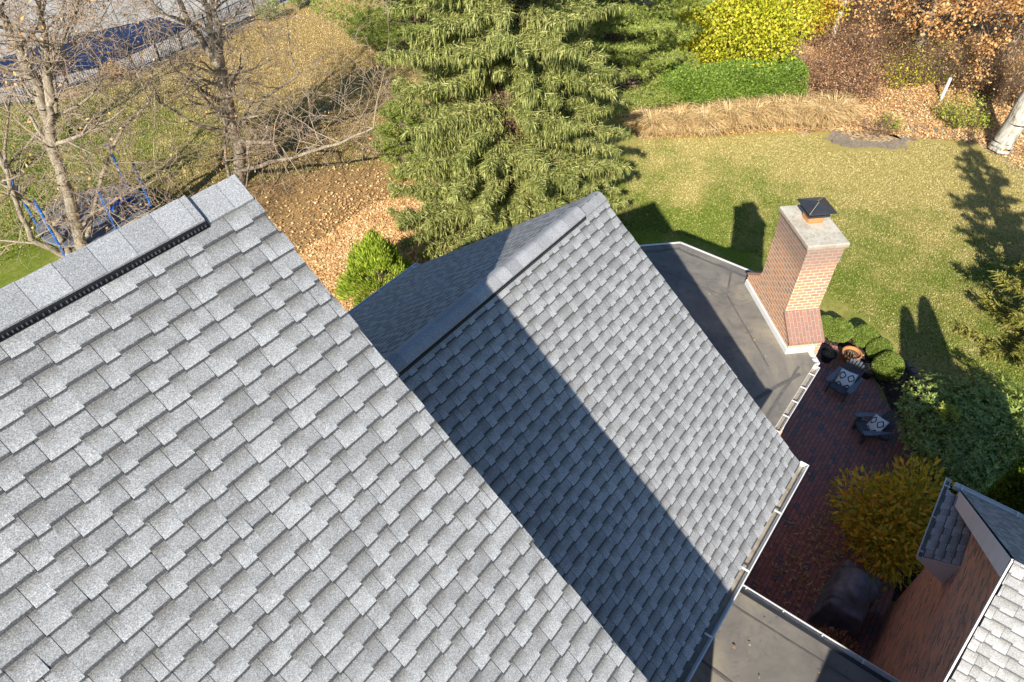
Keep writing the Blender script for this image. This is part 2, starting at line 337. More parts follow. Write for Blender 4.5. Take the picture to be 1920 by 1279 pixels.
M['rust']=m_foliage('rust_leaves',[(.1,(.24,.10,.05)),(.5,(.45,.24,.12)),(.9,(.64,.42,.24))],.8,.2,.2)
M['orange']=m_foliage('orange_oak_leaves',[(.1,(.36,.17,.06)),(.45,(.70,.36,.12)),(.75,(.85,.54,.24)),(.95,(.85,.70,.32))],.7,.2,.3)
M['drygrass']=m_foliage('dry_ornamental_grass',[(.1,(.42,.27,.10)),(.5,(.74,.53,.25)),(.9,(.92,.76,.46))],.8,.2,.3)
M['fallen']=m_foliage('fallen_copper_leaves',[(.1,(.38,.18,.06)),(.4,(.66,.38,.15)),(.7,(.82,.55,.27)),(.95,(.92,.75,.46))],.8,.2,.1)
M['fallen_pale']=m_foliage('fallen_tan_leaves',[(.1,(.30,.17,.07)),(.5,(.52,.34,.15)),(.9,(.76,.56,.28))],.8,.2,.1)
M['lime']=m_foliage('lime_leaves',[(.1,(.20,.25,.03)),(.5,(.40,.45,.06)),(.9,(.66,.66,.16))],.6,.3,.3)
M['slatepaint']=m_plain('dark_slate_paint',(.075,.09,.115),.18,12,.45,.08,spec=.5)
M['greypaint']=m_plain('faded_slate_paint',(.16,.19,.24),.18,12,.5,.08,spec=.5)
def mk_pillow():
    m=NT('patterned_pillow'); uv=m.sep(m.n('UVMap').outputs[0]); u,v=uv[0],uv[1]
    du=m.math('ABSOLUTE',m.math('SUBTRACT',m.math('FRACT',m.math('MULTIPLY',u,2.)),.5)); dv=m.math('ABSOLUTE',m.math('SUBTRACT',m.math('FRACT',m.math('ADD',m.math('MULTIPLY',v,1.6),.5)),.5))
    r=m.math('ADD',m.math('MULTIPLY',m.math('POWER',m.math('MULTIPLY',du,2.),1.3),1.),m.math('MULTIPLY',m.math('POWER',m.math('MULTIPLY',dv,2.),1.3),1.1))
    ring=m.math('LESS_THAN',m.math('ABSOLUTE',m.math('SUBTRACT',r,.62)),.15); dia=m.math('LESS_THAN',r,.16)
    m.col(m.mix(m.math('MAXIMUM',ring,m.math('MULTIPLY',dia,0.)),(.85,.86,.88),(.02,.022,.03))); m.rough(.95); return m.m
M['pillow']=mk_pillow()
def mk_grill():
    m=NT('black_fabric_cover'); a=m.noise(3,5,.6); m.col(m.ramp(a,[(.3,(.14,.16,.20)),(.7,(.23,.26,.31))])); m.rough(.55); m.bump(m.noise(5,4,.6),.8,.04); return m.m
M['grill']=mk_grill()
M['bluefoam']=m_plain('blue_foam_padding',(.02,.14,.48),.2,5,.6)
M['bluetarp']=m_plain('blue_cloth',(.02,.12,.5),.35,3,.7,.3)
M['trampmat']=m_plain('trampoline_mat',(.15,.165,.19),.3,2,.7)
M['iron']=m_plain('black_iron',(.012,.012,.013),.2,9,.5)
M['white']=m_plain('white_paint',(.7,.68,.64),.1,6,.6)

# ---------------------------------------------------------------- roof builders
E_=.1429; PH=R(39.6)
def shingles(name, O, a, d, n, L, S, mat, parent, e=E_, seed=1, wmin=.20, wmax=.345, rag=.012, smin=0.):
    """O top corner; a along the eave (length L); d down the slope (length S); n outward normal"""
    r=random.Random(seed); mb=MB(); O=np.array(O,float); a=np.array(a,float); d=np.array(d,float); n=np.array(n,float)
    P=lambda x,s,h: O+a*x+d*s+n*h
    mb.face([P(0,0,-.02),P(0,S,-.02),P(L,S,-.02),P(L,0,-.02)],None,(0,0,-1))
    mb.face([P(L,0,-.02),P(L,S,-.02),P(L,S,-.16),P(L,0,-.16)],None,(0,0,-1)); mb.face([P(0,S,-.02),P(0,S,-.1),P(L,S,-.1),P(L,S,-.02)],None,(0,0,-1))
    N=int(math.ceil(S/e)); courses=[]
    for i in range(N+1):       # i = 0 at the eave
        x=-r.uniform(0,.3); segs=[]
        while x<L:
            wd=r.uniform(wmin,wmax); cut=x+wd*r.choice([.30,.38,.45,.52,.6]); x1=x+wd; tone=r.random()
            segs.append((x,min(cut,L),0,tone)); 
            if cut<L: segs.append((cut,min(x1,L),1,min(1,max(0,tone+r.uniform(-.2,.2)))))
            if r.random()<.07: segs.append((x1,min(x1+.07,L),0,r.random())); x1+=.07
            x=x1
        courses.append([(max(0,p),q,k,t) for p,q,k,t in segs if q>0 and q-max(0,p)>.005 and p<L])
    for i in range(N):
        s1=S-i*e+.012*(i==0); s0=max(S-(i+1)*e,0); 
        if s1-s0<.02: continue
        j=r.uniform(-.0012,.0012); endj=r.uniform(-rag,rag*.6)
        up=courses[i+1]; cuts=sorted({q for _,q,_,_ in up})
        def kind(x):
            for p,q,k,_ in up:
                if p<=x<q: return k
            return 0
        for m_,(p,q,k,t) in enumerate(courses[i]):
            last=(q>=L-1e-6); qq=q+(endj if last else 0)
            pts=[p+(.0035 if k==0 and p>0 else 0)]+[c for c in cuts if p+.01<c<q-.01]+[qq]
            hb=.0064 if k==0 else .0056; hb+=r.uniform(-.0006,.0010)+(r.random()<.01)*.006; sb=s1+j-(0 if k==0 else .0); full=s1-s0
            for x0,x1 in zip(pts[:-1],pts[1:]):
                ab=kind((x0+x1)/2)
                mb.face([P(x0,s0,.0015),P(x0,sb,hb),P(x1,sb,hb),P(x1,s0,.0015)],[(x0,1),(x0,0),(x1,0),(x1,1)],(k,ab,t))
                mb.face([P(x0,sb,hb),P(x0,sb,-.001),P(x1,sb,-.001),P(x1,sb,hb)],None,(0,0,-1))
            if k==0: mb.face([P(qq,s0,.0015),P(qq,sb,hb),P(qq,sb,.003),P(qq,s0,.001)],None,(0,0,-1))
    return mb.build(name,mat,parent)
def ridge_caps(parent, O, a, L, h, half, seed, rnd, exp_=.21, name='ridge_cap', vent=True, Ls=None, ph=PH):
    """caps folded over a ridge that starts at O and runs L along a; h lift over the roof; half = reach down each side"""
    r=random.Random(seed); mb=MB(); O=np.array(O,float); a=np.array(a,float); b=np.cross([0,0,1.],a)
    def prof(x, lift):
        out=[]
        for k in np.linspace(-1,1,11):
            s=abs(k)*half; 
            if rnd>0:
                zz=-math.sqrt((s*math.cos(ph))**2+rnd**2)*math.tan(ph)+rnd*math.tan(ph)*.35
            else: zz=-s*math.sin(ph)
            out.append(O+a*x+b*(math.copysign(s*math.cos(ph),k))+np.array([0,0,zz+lift/ math.cos(ph)*.9]))
        return out
    x=0; 
    while x<L-.02:
        l=min(exp_*r.uniform(.97,1.03),L-x); A=prof(x-.0,h+.004); B=prof(x+l,h+(.013 if rnd>0 else .0075)); Cc=prof(x+l,h+.001)
        tn=r.random()
        for i in range(10):
            mb.face([A[i],B[i],B[i+1],A[i+1]],None,(0,tn,.5)); mb.face([B[i],Cc[i],Cc[i+1],B[i+1]],None,(0,0,-1))
        for i in (0,10):
            A2=prof(x,h-.004)[i]; C2=prof(x+l,h-.004)[i]; mb.face([A[i],B[i],C2,A2],None,(0,0,-1))
        x+=l
    A=prof(0,h); B=prof(L,h)
    o=mb.build(name,M['cap'],parent)
    return o
def ridge_vent(parent, O, a, L, h, half, ph=PH, name='ridge_vent'):
    """the slotted plastic strip showing under the cap edge on both slopes"""
    O=np.array(O,float); a=np.array(a,float); b=np.cross([0,0,1.],a); mb=MB()
    for sg in (-1,1):
        d=b*sg*math.cos(ph)+np.array([0,0,-math.sin(ph)]); n=b*sg*math.sin(ph)+np.array([0,0,math.cos(ph)])
        A=O+d*(half-.06); mb.sweep([(0,.001),(.075,.001),(.078,.006),(.066,.012),(.05,h-.006),(0,h-.006)],A,A+a*L,n,d)
    o=mb.build(name,M['black_plastic'],parent)
    mf=MB()
    for sg in (-1,1):
        d=b*sg*math.cos(ph)+np.array([0,0,-math.sin(ph)]); n=b*sg*math.sin(ph)+np.array([0,0,math.cos(ph)])
        x=.01
        while x<L-.02:
            c=O+a*(x+.004)+d*(half+.003)+n*(h*.5); mf.box(c,(.007,.016,h*.62),(a,d,n)); x+=.026 if int(x/.2)%2 else .034
    mf.build('vent_fin',M['vent_fin'],o)
    return o
def gutter(parent, A, B, out, width=.125, depth=.11, hang=.75, name='gutter', mat=None, endcap=True):
    """K-style trough from A to B; A and B are the back top edge"""
    A=np.array(A,float);B=np.array(B,float);out=np.array(out,float);up=np.array([0,0,1.]);L=np.linalg.norm(B-A);a=(B-A)/L
    mb=MB(); W=width;D=depth
    pr=[(0,.0),(0,-D),(W*.62,-D),(W*.72,-D*.6),(W*.95,-D*.35),(W,-D*.05),(W,0),(W-.016,0),(W-.016,-.008),(W-.006,-.012),(W*.91,-D*.33),(W*.68,-D*.57),(W*.58,-D+.004),(.004,-D+.004),(.004,0)]
    mb.sweep(pr,A,B,up,out,caps=False)
    if endcap:
        for p in (A,B): mb.sweep([(0,0),(0,-D),(W*.62,-D),(W*.95,-D*.35),(W,0)],p-a*.002,p+a*.002,up,out)
    o=mb.build(name,mat or M['white_metal'],parent)
    g=MB(); P=lambda q,x,y:q+out*x+up*y
    g.face([P(A,.004,-D+.012),P(B,.004,-D+.012),P(B,W*.6,-D+.012),P(A,W*.6,-D+.012)]); g.build('gutter_lining',M['gutter_grime'],o)
    x=.12
    while x<L:
        k=MB(); k.sweep([(-.02,.004),(W,.004),(W,-.010),(-.02,-.010)],A+a*x,A+a*(x+.022),up,out); k.build('gutter_hanger',mat or M['white_metal'],o); x+=hang
    return o

X=np.array([1,0,0.]);Y=np.array([0,1,0.]);Z=np.array([0,0,1.])
cp,sp_=math.cos(PH),math.sin(PH)
dn=-Y*cp-Z*sp_; nn=-Y*sp_+Z*cp; df=Y*cp-Z*sp_; nf=Y*sp_+Z*cp
# ================================================================ HOUSE
house=thing('house','large grey shingled house with ridge caps, flat side roofs and a brick chimney','house')
# ---- upper roof: ridge v 4.0 z 13.13, right rake u 2.15
RV,RZ=4.0,13.16
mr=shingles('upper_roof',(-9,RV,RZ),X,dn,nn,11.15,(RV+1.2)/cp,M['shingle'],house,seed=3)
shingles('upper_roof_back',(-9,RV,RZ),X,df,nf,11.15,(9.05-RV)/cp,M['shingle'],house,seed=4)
ridge_caps(mr,(1.775,RV,RZ),X,.365,.012,.20,5,0,name='ridge_cap')
ridge_caps(mr,(-9,RV,RZ),X,10.765,.036,.195,6,0,name='ridge_cap')
ridge_vent(mr,(-9,RV,RZ),X,10.775,.034,.195)
t=MB()
for d_,v1 in ((dn,-1.2),(df,9.05)):   # rake boards and fascia
    n_=nn if d_ is dn else nf; S=abs(v1-RV)/cp
    t.sweep([(-.03,-.02),(.0,-.02),(.0,-.21),(-.03,-.21)],np.array([2.13,RV,RZ]),np.array([2.13,RV,RZ])+d_*S,n_,X)
t.box((-3.4,-1.19,RZ-(RV+1.2)*math.tan(PH)-.12),(11,.03,.2)); t.box((-3.4,9.04,RZ-(RV+1.2)*math.tan(PH)-.12),(11,.03,.2))
t.build('rake_board',M['white'],house)
zE=RZ-(RV+1.2)*math.tan(PH)
gutter(house,(-9,-1.21,zE-.03),(2.13,-1.21,zE-.03),-Y)
wl=MB(); wz=zE-.2
wl.wall((1.85,-1.17),(1.85,9.0),0,wz); wl.face([(1.85,-1.17,wz),(1.85,9.,wz),(1.85,RV,RZ-.25)],[(0,wz),(10,wz),(5,RZ-.25)])
wl.wall((-9,-1.17),(1.85,-1.17),0,wz); wl.wall((1.85,9),(-9,9),0,wz)
wl.wall((-8.9,9.0),(-8.9,-1.0),0,wz); wl.face([(-8.9,-1.0,wz),(-8.9,9.,wz),(-8.9,RV,RZ-.25)],[(0,wz),(10,wz),(5,RZ-.25)])
wl.build('wall',M['housebrick'],house)
# ---- lower wing roof
WV,WZ,WU=3.97,10.5,7.14; vE=.26
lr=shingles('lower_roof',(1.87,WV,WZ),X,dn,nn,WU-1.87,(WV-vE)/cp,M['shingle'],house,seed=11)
shingles('lower_roof_back',(1.87,WV,WZ),X,df,nf,WU-1.87,(WV-vE)/cp,M['shingle'],house,seed=12,wmin=.12,wmax=.26)
ridge_caps(lr,(6.62,WV,WZ),X,.52,.012,.165,15,.05,name='ridge_cap',exp_=.2)
ridge_caps(lr,(1.87,WV,WZ),X,4.75,.040,.165,16,.05,name='ridge_cap',exp_=.2)
ridge_vent(lr,(1.87,WV,WZ),X,4.76,.030,.155)
zg=WZ-(WV-vE)*math.tan(PH)
t=MB()
for d_ in (dn,df):
    n_=nn if d_ is dn else nf; S=(WV-vE)/cp
    t.sweep([(-.03,-.02),(.0,-.02),(.0,-.2),(-.03,-.2)],np.array([WU-.02,WV,WZ]),np.array([WU-.02,WV,WZ])+d_*S,n_,X)
t.box((4.5,vE+.02,zg-.11),(5.24,.03,.18)); t.box((4.5,2*WV-vE-.02,zg-.11),(5.24,.03,.18))
# boxed eave return at the near corner
t.prism([(6.86,vE+.0),(7.16,vE+.0),(7.16,vE+.4),(6.86,vE+.4)],zg-.24,zg-.05)
t.build('rake_board',M['white'],house)
gutter(house,(1.87,vE,zg-.025),(7.2,vE,zg-.025),-Y,hang=1.05)
gutter(house,(7.2,2*WV-vE,zg-.025),(1.87,2*WV-vE,zg-.025),Y,hang=.9)
wl=MB(); wz=zg-.05; y0,y1=vE+.32,2*WV-vE-.32
wl.wall((6.85,y0),(6.85,y1),0,wz); wl.face([(6.85,y0,wz),(6.85,y1,wz),(6.85,WV,WZ-.2)],[(0,wz),(y1-y0,wz),((y1-y0)/2,WZ-.2)])
wl.wall((1.9,y0),(6.85,y0),0,wz); wl.wall((6.85,y1),(1.9,y1),0,wz); wl.build('wall',M['housebrick'],house)
# ---- flat roofed bay with 45 degree corners
ZF=5.1
bay=[(6.9,1.02),(11.78,1.02),(13.82,3.12),(13.82,5.22),(12.42,6.62),(6.9,6.62)]
fl=MB(); fl.prism(bay,ZF-.12,ZF)
fr=fl.build('flat_roof',M['flat'],house)
sm=MB()
def strip(p,q,wd,z,par):
    mb=MB()
    p=np.array(p,float);q=np.array(q,float); dd=(q-p)/np.linalg.norm(q-p); s_=np.array([-dd[1],dd[0]])*wd/2
    strip.k=getattr(strip,'k',0)+1; z=z+.0006*strip.k; N=12; rr=random.Random(int(abs(p[0]*91+q[1]*37)*10)); pa=[]; 
    for i in range(N+1):
        c=p+(q-p)*i/N+s_*rr.uniform(-.25,.25); pa.append((c-s_*rr.uniform(.8,1.1),c+s_*rr.uniform(.8,1.1)))
    for i in range(N):
        a0,b0=pa[i];a1,b1=pa[i+1]; mb.face([(a0[0],a0[1],z),(a1[0],a1[1],z),(b1[0],b1[1],z),(b0[0],b0[1],z)])
    mb.build('seam_tape',M['seam'],par)
strip((8.6,2.2),(11.3,1.15),.08,ZF+.004,fr); strip((9.2,1.25),(11.5,1.25),.06,ZF+.004,fr)
strip((11.1,1.75),(12.7,3.45),.04,ZF+.004,fr)
for i,uu in enumerate((8.4,9.9,11.2,12.5)):
    strip((uu+.1,3.35+i*.05),(uu,6.4),.025,ZF+.004,fr)
strip((12.9,3.5),(13.5,3.7),.05,ZF+.004,fr); strip((13.55,3.3),(13.55,5.1),.09,ZF+.004,fr); strip((13.6,5.1),(12.3,6.4),.09,ZF+.0045,fr)
wl=MB(); inn=[(6.9,1.12),(11.74,1.12),(13.7,3.16),(13.7,5.18),(12.38,6.5),(6.9,6.5)]
for i in range(5): wl.wall(inn[i],inn[i+1],0,ZF-.12)
wl.build('wall',M['housebrick'],house)
tr=MB()
def edge(p,q,mb,wd=.05,z0=ZF-.16,z1=ZF+.022):
    p=np.array([*p,0.]);q=np.array([*q,0.]);d_=unit(q-p);o_=np.array([d_[1],-d_[0],0])
    mb.sweep([(0,z0),(.02,z0),(.02,z1),(-wd*.6,z1),(-wd*.6,z1-.012),(0,z1-.012)],p,q,Z,o_)
edge(bay[2],bay[3],tr); edge(bay[3],bay[4],tr); edge(bay[4],bay[5],tr)
tr.build('roof_edge_trim',M['white_metal'],house)
gutter(house,(7.18,1.02,ZF-.01),(11.74,1.02,ZF-.01),-Y,.135,.11,.46)
gutter(house,(11.78,1.02,ZF-.01),(12.06,1.30,ZF-.01),np.array([1,-1,0])/2**.5,.12,.11,1.)
# ---- chimney on the diagonal wall.  w runs along the wall, q points outwards
wv=np.array([1,1,0.])/2**.5; qv=np.array([1,-1,0.])/2**.5
CB=np.array([11.70,1.62,0.]); WT,WQ,SET=2.31,.735,.52
def CP(a_,b_,z_): return CB+wv*a_+qv*b_+Z*z_
ch=MB()
def ring(a0,a1,b0,b1,z0,z1,mb):
    for (p,q) in (((a0,b0),(a1,b0)),((a1,b0),(a1,b1)),((a1,b1),(a0,b1)),((a0,b1),(a0,b0))):
        mb.wall(CP(*p,0)[:2],CP(*q,0)[:2],z0,z1)
zl0,zl1,zt=5.42,5.82,7.46
ring(0,WT,0,WQ,0,zl0,ch); ring(SET,WT-SET,0,WQ,zl0,zt-.41,ch)
ring(SET-.014,WT-SET+.014,-.014,WQ+.014,zt-.41,zt,ch); a0,a1=SET-.014,WT-SET+.014
ch.face([CP(a0,-.014,zt-.41),CP(a1,-.014,zt-.41),CP(a1,WQ+.014,zt-.41),CP(a0,WQ+.014,zt-.41)])
ch.face([CP(a0,-.014,zt),CP(a1,-.014,zt),CP(a1,WQ+.014,zt),CP(a0,WQ+.014,zt)])
for b_ in (0,WQ):    # triangular cheeks beside the two ledges
    ch.face([CP(0,b_,zl0),CP(SET,b_,zl0),CP(SET,b_,zl1)],[(0,zl0),(SET,zl0),(SET,zl1)]); ch.face([CP(WT,b_,zl0),CP(WT-SET,b_,zl0),CP(WT-SET,b_,zl1)],[(WT,zl0),(WT-SET,zl0),(WT-SET,zl1)])
chim=ch.build('chimney',M['chim'],house)
for s0,s1 in ((0,SET),(WT,WT-SET)):
    ld=MB()
    sl_=math.hypot(SET,zl1-zl0)+.03; e0=-.03 if s0==0 else WT+.03
    P4=[CP(e0,-.02,zl0-.005),CP(e0,WQ+.02,zl0-.005),CP(s1,WQ+.02,zl1+.02),CP(s1,-.02,zl1+.02)]
    ld.face(P4,[(0,0),(WQ+.04,0),(WQ+.04,sl_),(0,sl_)])
    Q4=[p-Z*.07 for p in P4]
    for i in range(4): j=(i+1)%4; ld.face([P4[i],P4[j],Q4[j],Q4[i]],[(0,0),(.7,0),(.7,.07),(0,.07)])
    ld.build('sloped_ledge',M['ledge'],chim)
cp_=MB(); c0=CP(WT/2,WQ/2,zt+.055); cp_.box(c0,(WT-2*SET+.14,WQ+.13,.11),(wv,qv,Z))
cp_.build('chimney_cap',M['concrete'],chim,bevel=.028)
fc=CP(WT/2+.17,WQ/2+.04,0)
fu=MB(); fu.box(fc+Z*(zt+.11+.075),(.33,.33,.2),(wv,qv,Z)); fu.build('flue',M['terracotta'],chim,bevel=.05)
sk=MB(); sk.box(fc+Z*(zt+.30),(.44,.44,.035),(wv,qv,Z)); sk.box(fc+Z*(zt+.275),(.37,.37,.05),(wv,qv,Z)); sk.build('cowl_base',M['blackmetal'],chim,bevel=.006)
ms=MB(); ms.box(fc+Z*(zt+.37),(.30,.30,.12),(wv,qv,Z)); ms.build('spark_mesh',M['mesh'],chim)
hd=MB(); zb=zt+.425; rr_=.285
cn=[fc+wv*i*rr_+qv*j*rr_+Z*zb for i,j in((-1,-1),(1,-1),(1,1),(-1,1))]; ap=[fc-wv*.02+Z*(zb+.10),fc+wv*.02+Z*(zb+.10)]
hd.face([cn[0],cn[1],ap[1],ap[0]]);hd.face([cn[1],cn[2],ap[1]]);hd.face([cn[2],cn[3],ap[0],ap[1]]);hd.face([cn[3],cn[0],ap[0]])
for i in range(4): hd.face([cn[i],cn[(i+1)%4],cn[(i+1)%4]-Z*.022,cn[i]-Z*.022])
hd.face([c-Z*.022 for c in cn][::-1])
hood=hd.build('cowl_hood',M['blackmetal'],chim)
sd=MB()
for c_,a_ in ((cn[0],ap[0]),(cn[2],ap[1])): sd.tube([c_+Z*.003,a_+Z*.003],.0055,5)
sd.build('hood_seam',m_plain('worn_metal_edge',(.45,.38,.26),.2,9,.5),hood)
fs=MB()
fs.sweep([(0,ZF+.006),(.035,ZF+.006),(.03,ZF+.13),(.004,ZF+.15),(0,ZF+.15)],CP(-.03,0,0),CP(WT-.02,0,0),Z,-qv)
fs.sweep([(0,ZF+.006),(.035,ZF+.006),(.03,ZF+.13),(.004,ZF+.15),(0,ZF+.15)],CP(0,-.03,0),CP(0,WQ-.14,0),Z,-wv)
fs.build('flashing',M['white_metal'],chim)
# ---- lower flat roof in the foreground
Z2=5.06
fl=MB(); fl.prism([(1.9,-9),(6.22,-9),(6.22,.58),(1.9,.58)],Z2-.12,Z2); f2=fl.build('flat_roof',M['flat'],house)
strip((5.92,-2.4),(5.92,.5),.03,Z2+.004,f2); strip((4.6,-2.4),(4.9,.5),.05,Z2+.004,f2)
wl=MB(); wl.wall((6.15,-2.6),(6.15,.58),0,Z2-.12); wl.build('wall',M['housebrick'],house)
ed=MB(); ed.sweep([(-.03,-.16),(.03,-.16),(.03,.012),(-.03,.012)],(6.22,-2.58,Z2),(6.22,.2,Z2),Z,X); ed.build('drip_edge',M['dark_drip'],house)
gutter(house,(6.25,-2.5,Z2-.035),(6.25,.17,Z2-.035),X,.12,.11,.62)
# ---- unseen front block, added to cast the shade edge on the lower flat roof
fb=MB(); fb.prism([(-7,-9.5),(2.0,-9.5),(2.0,-2.88),(-7,-2.88)],0,7.9); fb.build('wall',M['housebrick'],house)
shingles('unseen_front_roof',(-7.2,-6.2,9.0),X,-Y*.949-Z*.316,-Y*.316+Z*.949,9.3,3.6,M['shingle'],house,seed=21)
shingles('unseen_front_roof',(-7.2,-6.2,9.0),X,Y*.949-Z*.316,Y*.316+Z*.949,9.3,3.5,M['shingle'],house,seed=22)

# ================================================================ GABLED WING, lower right
wing=thing('gabled_wing','reddish brick gable wing with boxed eave return and sunlit shingle slope, at lower right corner','building')
GU,GZ,GV=6.77,8.08,-2.3; gE=10.98; gz=4.42
al=math.atan2(GZ-gz,gE-GU)
dR=X*math.cos(al)-Z*math.sin(al); nR=X*math.sin(al)+Z*math.cos(al); dL=-X*math.cos(al)-Z*math.sin(al); nL=-X*math.sin(al)+Z*math.cos(al)
SL=math.hypot(GZ-gz,gE-GU)
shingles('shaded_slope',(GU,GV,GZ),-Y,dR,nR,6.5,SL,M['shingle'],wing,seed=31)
shingles('bright_slope',(GU,GV-6.5,GZ),Y,dL,nL,6.5,SL*.80,M['shingle_sunlit'],wing,seed=32)
t=MB(); P0=np.array([GU,GV+.012,GZ])
t.sweep([(0,-.02),(.02,-.02),(.02,-.27),(0,-.27)],P0+dR*.0,P0+dR*(SL-.12),nR,Y); t.build('rake_board',M['grey_metal'],wing)
t=MB(); P0=np.array([GU,GV-.27,GZ]); t.sweep([(0,-.26),(.022,-.26),(.022,-.40),(0,-.40)],P0+dR*.18,P0+dR*(SL-.62),nR,Y)
t.face([tuple(P0+dR*.1-nR*.26),tuple(P0+dR*(SL-.2)-nR*.26),tuple(P0+dR*(SL-.2)-nR*.26+Y*.27),tuple(P0+dR*.1-nR*.26+Y*.27)])
t.build('frieze_board',M['grey_metal'],wing)
t=MB(); P0=np.array([GU,GV+.012,GZ]); t.sweep([(0,-.02),(.02,-.02),(.02,-.06),(0,-.06)],P0,P0+dL*SL*.8,nL,Y); t.build('rake_board',M['grey_metal'],wing)
wl=MB(); yw=GV-.3
wl.wall((10.6,yw),(2.9,yw),0,gz+.1); wl.face([(10.6,yw,gz+.1),(2.9,yw,gz+.1),(3.4,yw,gz+.35),(GU,yw,GZ-.14),(10.35,yw,gz+.32)],[(0,gz+.1),(7.7,gz+.1),(7.2,gz+.35),(3.83,GZ-.14),(.25,gz+.32)])
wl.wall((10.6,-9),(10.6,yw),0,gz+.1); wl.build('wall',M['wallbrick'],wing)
gutter(wing,(gE+.03,GV+.12,gz+.0),(gE+.03,-8.8,gz+.0),X,.11,.1,.95)
# eave return
ru0,ru1=9.08,10.98; rz0=gz+.04; rd=np.array([0,.62,-.30]); rd=rd/np.linalg.norm(rd); rn=np.cross(X,rd); rn=rn if rn[2]>0 else -rn
rt=thing_ret=MB()
shingles('return_roof',(ru0,yw,rz0+.26),X,rd,rn,10.68-ru0,.56,M['shingle'],wing,seed=33,e=.143,wmin=.28,wmax=.4)
t=MB(); t.face([(ru0,yw,rz0+.26),(ru0,GV+.2,rz0),(ru0,GV+.2,rz0-.16),(ru0,yw,rz0-.42)]); t.face([(ru0,GV+.2,rz0),(ru1,GV+.2,rz0),(ru1,GV+.2,rz0-.16),(ru0,GV+.2,rz0-.16)]); t.face([(ru0,GV+.2,rz0-.16),(ru1,GV+.2,rz0-.16),(ru1,yw,rz0-.42),(ru0,yw,rz0-.42)])
t.build('return_soffit',M['grey_metal'],wing)
gutter(wing,(ru0-.03,GV+.2,rz0-.0),(ru1+.1,GV+.2,rz0-.0),Y,.1,.1,.85)
#PART2
# ================================================================ GROUND SHEETS
def sheet(name, pts, z, mat, label, px=True, sub=3, jit=.0, seed=1):
    """flat sheet with a softly irregular outline through the given corners"""
    r=np.random.default_rng(seed); P=[G(*p)[:2] if px else np.array(p,float) for p in pts]; out=[]
    for i in range(len(P)):
        a,b=P[i],P[(i+1)%len(P)]
        for k in range(sub): out.append(a+(b-a)*k/sub+(r.normal(0,jit,2) if jit else 0))
    mb=MB(); mb.face([(p[0],p[1],z) for p in out],[(p[0],p[1]) for p in out]); o=mb.build(name,mat)
    import bmesh
    bm=bmesh.new(); bm.from_mesh(o.data); bmesh.ops.triangulate(bm,faces=bm.faces); bmesh.ops.recalc_face_normals(bm,faces=bm.faces)
    if bm.faces and sum(f.normal.z for f in bm.faces)<0: bmesh.ops.reverse_faces(bm,faces=bm.faces)
    bm.to_mesh(o.data); bm.free()
    return structure(o,label)
mb=MB(); mb.face([(-700,-700,0),(900,-700,0),(900,900,0),(-700,900,0)]); structure(mb.build('lawn',M['lawn']),'green and straw coloured back yard lawn')
sheet('woodland_floor',[(1200,262),(1330,246),(1460,240),(1560,250),(1620,272),(1760,262),(1830,268),(1920,330),(2400,420),(2600,-100),(1000,-160),(1060,20),(1130,150)],.004,M['litter'],'tan leaf litter on the woodland floor',sub=5,jit=.18)
sheet('bare_ground',[(1545,262),(1580,275),(1690,277),(1700,265),(1640,235),(1580,222)],.010,M['sand'],'bare grey soil ring beyond the lawn',sub=5,jit=.2)
sheet('leaf_patch',[(1572,250),(1610,266),(1680,266),(1684,252),(1640,240),(1590,236)],.016,M['litter'],'leaf covered middle of the bare soil ring',sub=4,jit=.15)
sheet('sandy_path',[(1690,236),(1760,240),(1840,248),(1840,262),(1760,252),(1690,244)],.009,M['sand'],'pale sandy strip in front of the woods',sub=4,jit=.1)
sheet('pool_deck',[(-900,260),(-200,215),(60,193),(130,167),(255,135),(345,98),(480,30),(560,-4),(600,-60),(300,-190),(-900,-60)],.012,M['deck'],'weathered concrete deck round the pool',sub=2,jit=.02)
# covered pool: a shallow bulging sheet
P=[G(*p)[:2] for p in ((-300,210),(0,166),(80,150),(200,124),(318,72),(352,52),(300,34),(130,72),(0,112),(-300,150))]
mb=MB(); mb.prism([tuple(p) for p in P][::-1],.013,.07); structure(mb.build('swimming_pool',M['cover']),'pool under a dark blue cover behind the black fence')
pat=[(6.3,.6),(13.6,.98),(15.5,2.9),(17.2,2.2),(18.4,1.7),(18.7,.95),(18.25,.05),(17.3,-.55),(16.6,-1.35),(15.4,-2.1),(14,-2.55),(10.6,-2.66),(6.3,-2.66)]
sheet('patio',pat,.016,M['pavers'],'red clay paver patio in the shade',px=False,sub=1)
sheet('mulch_bed',[(17.0,2.3),(18.3,2.8),(19.1,2.3),(19.75,1.3),(19.8,.3),(19.1,-.85),(17.9,-2.2),(16.9,-4.5),(12,-5),(11,-2.5),(15.4,-2.1),(16.6,-1.35),(18.1,0),(18.6,1.2)],.008,M['earth'],'dark mulch bed beside the patio',px=False,sub=3,jit=.05)
sheet('fence_strip',[(60,196),(130,170),(255,138),(345,101),(480,34),(480,46),(345,112),(262,150),(140,186),(60,212)],.007,M['litter'],'dry weedy strip along the black fence',sub=4,jit=.15)

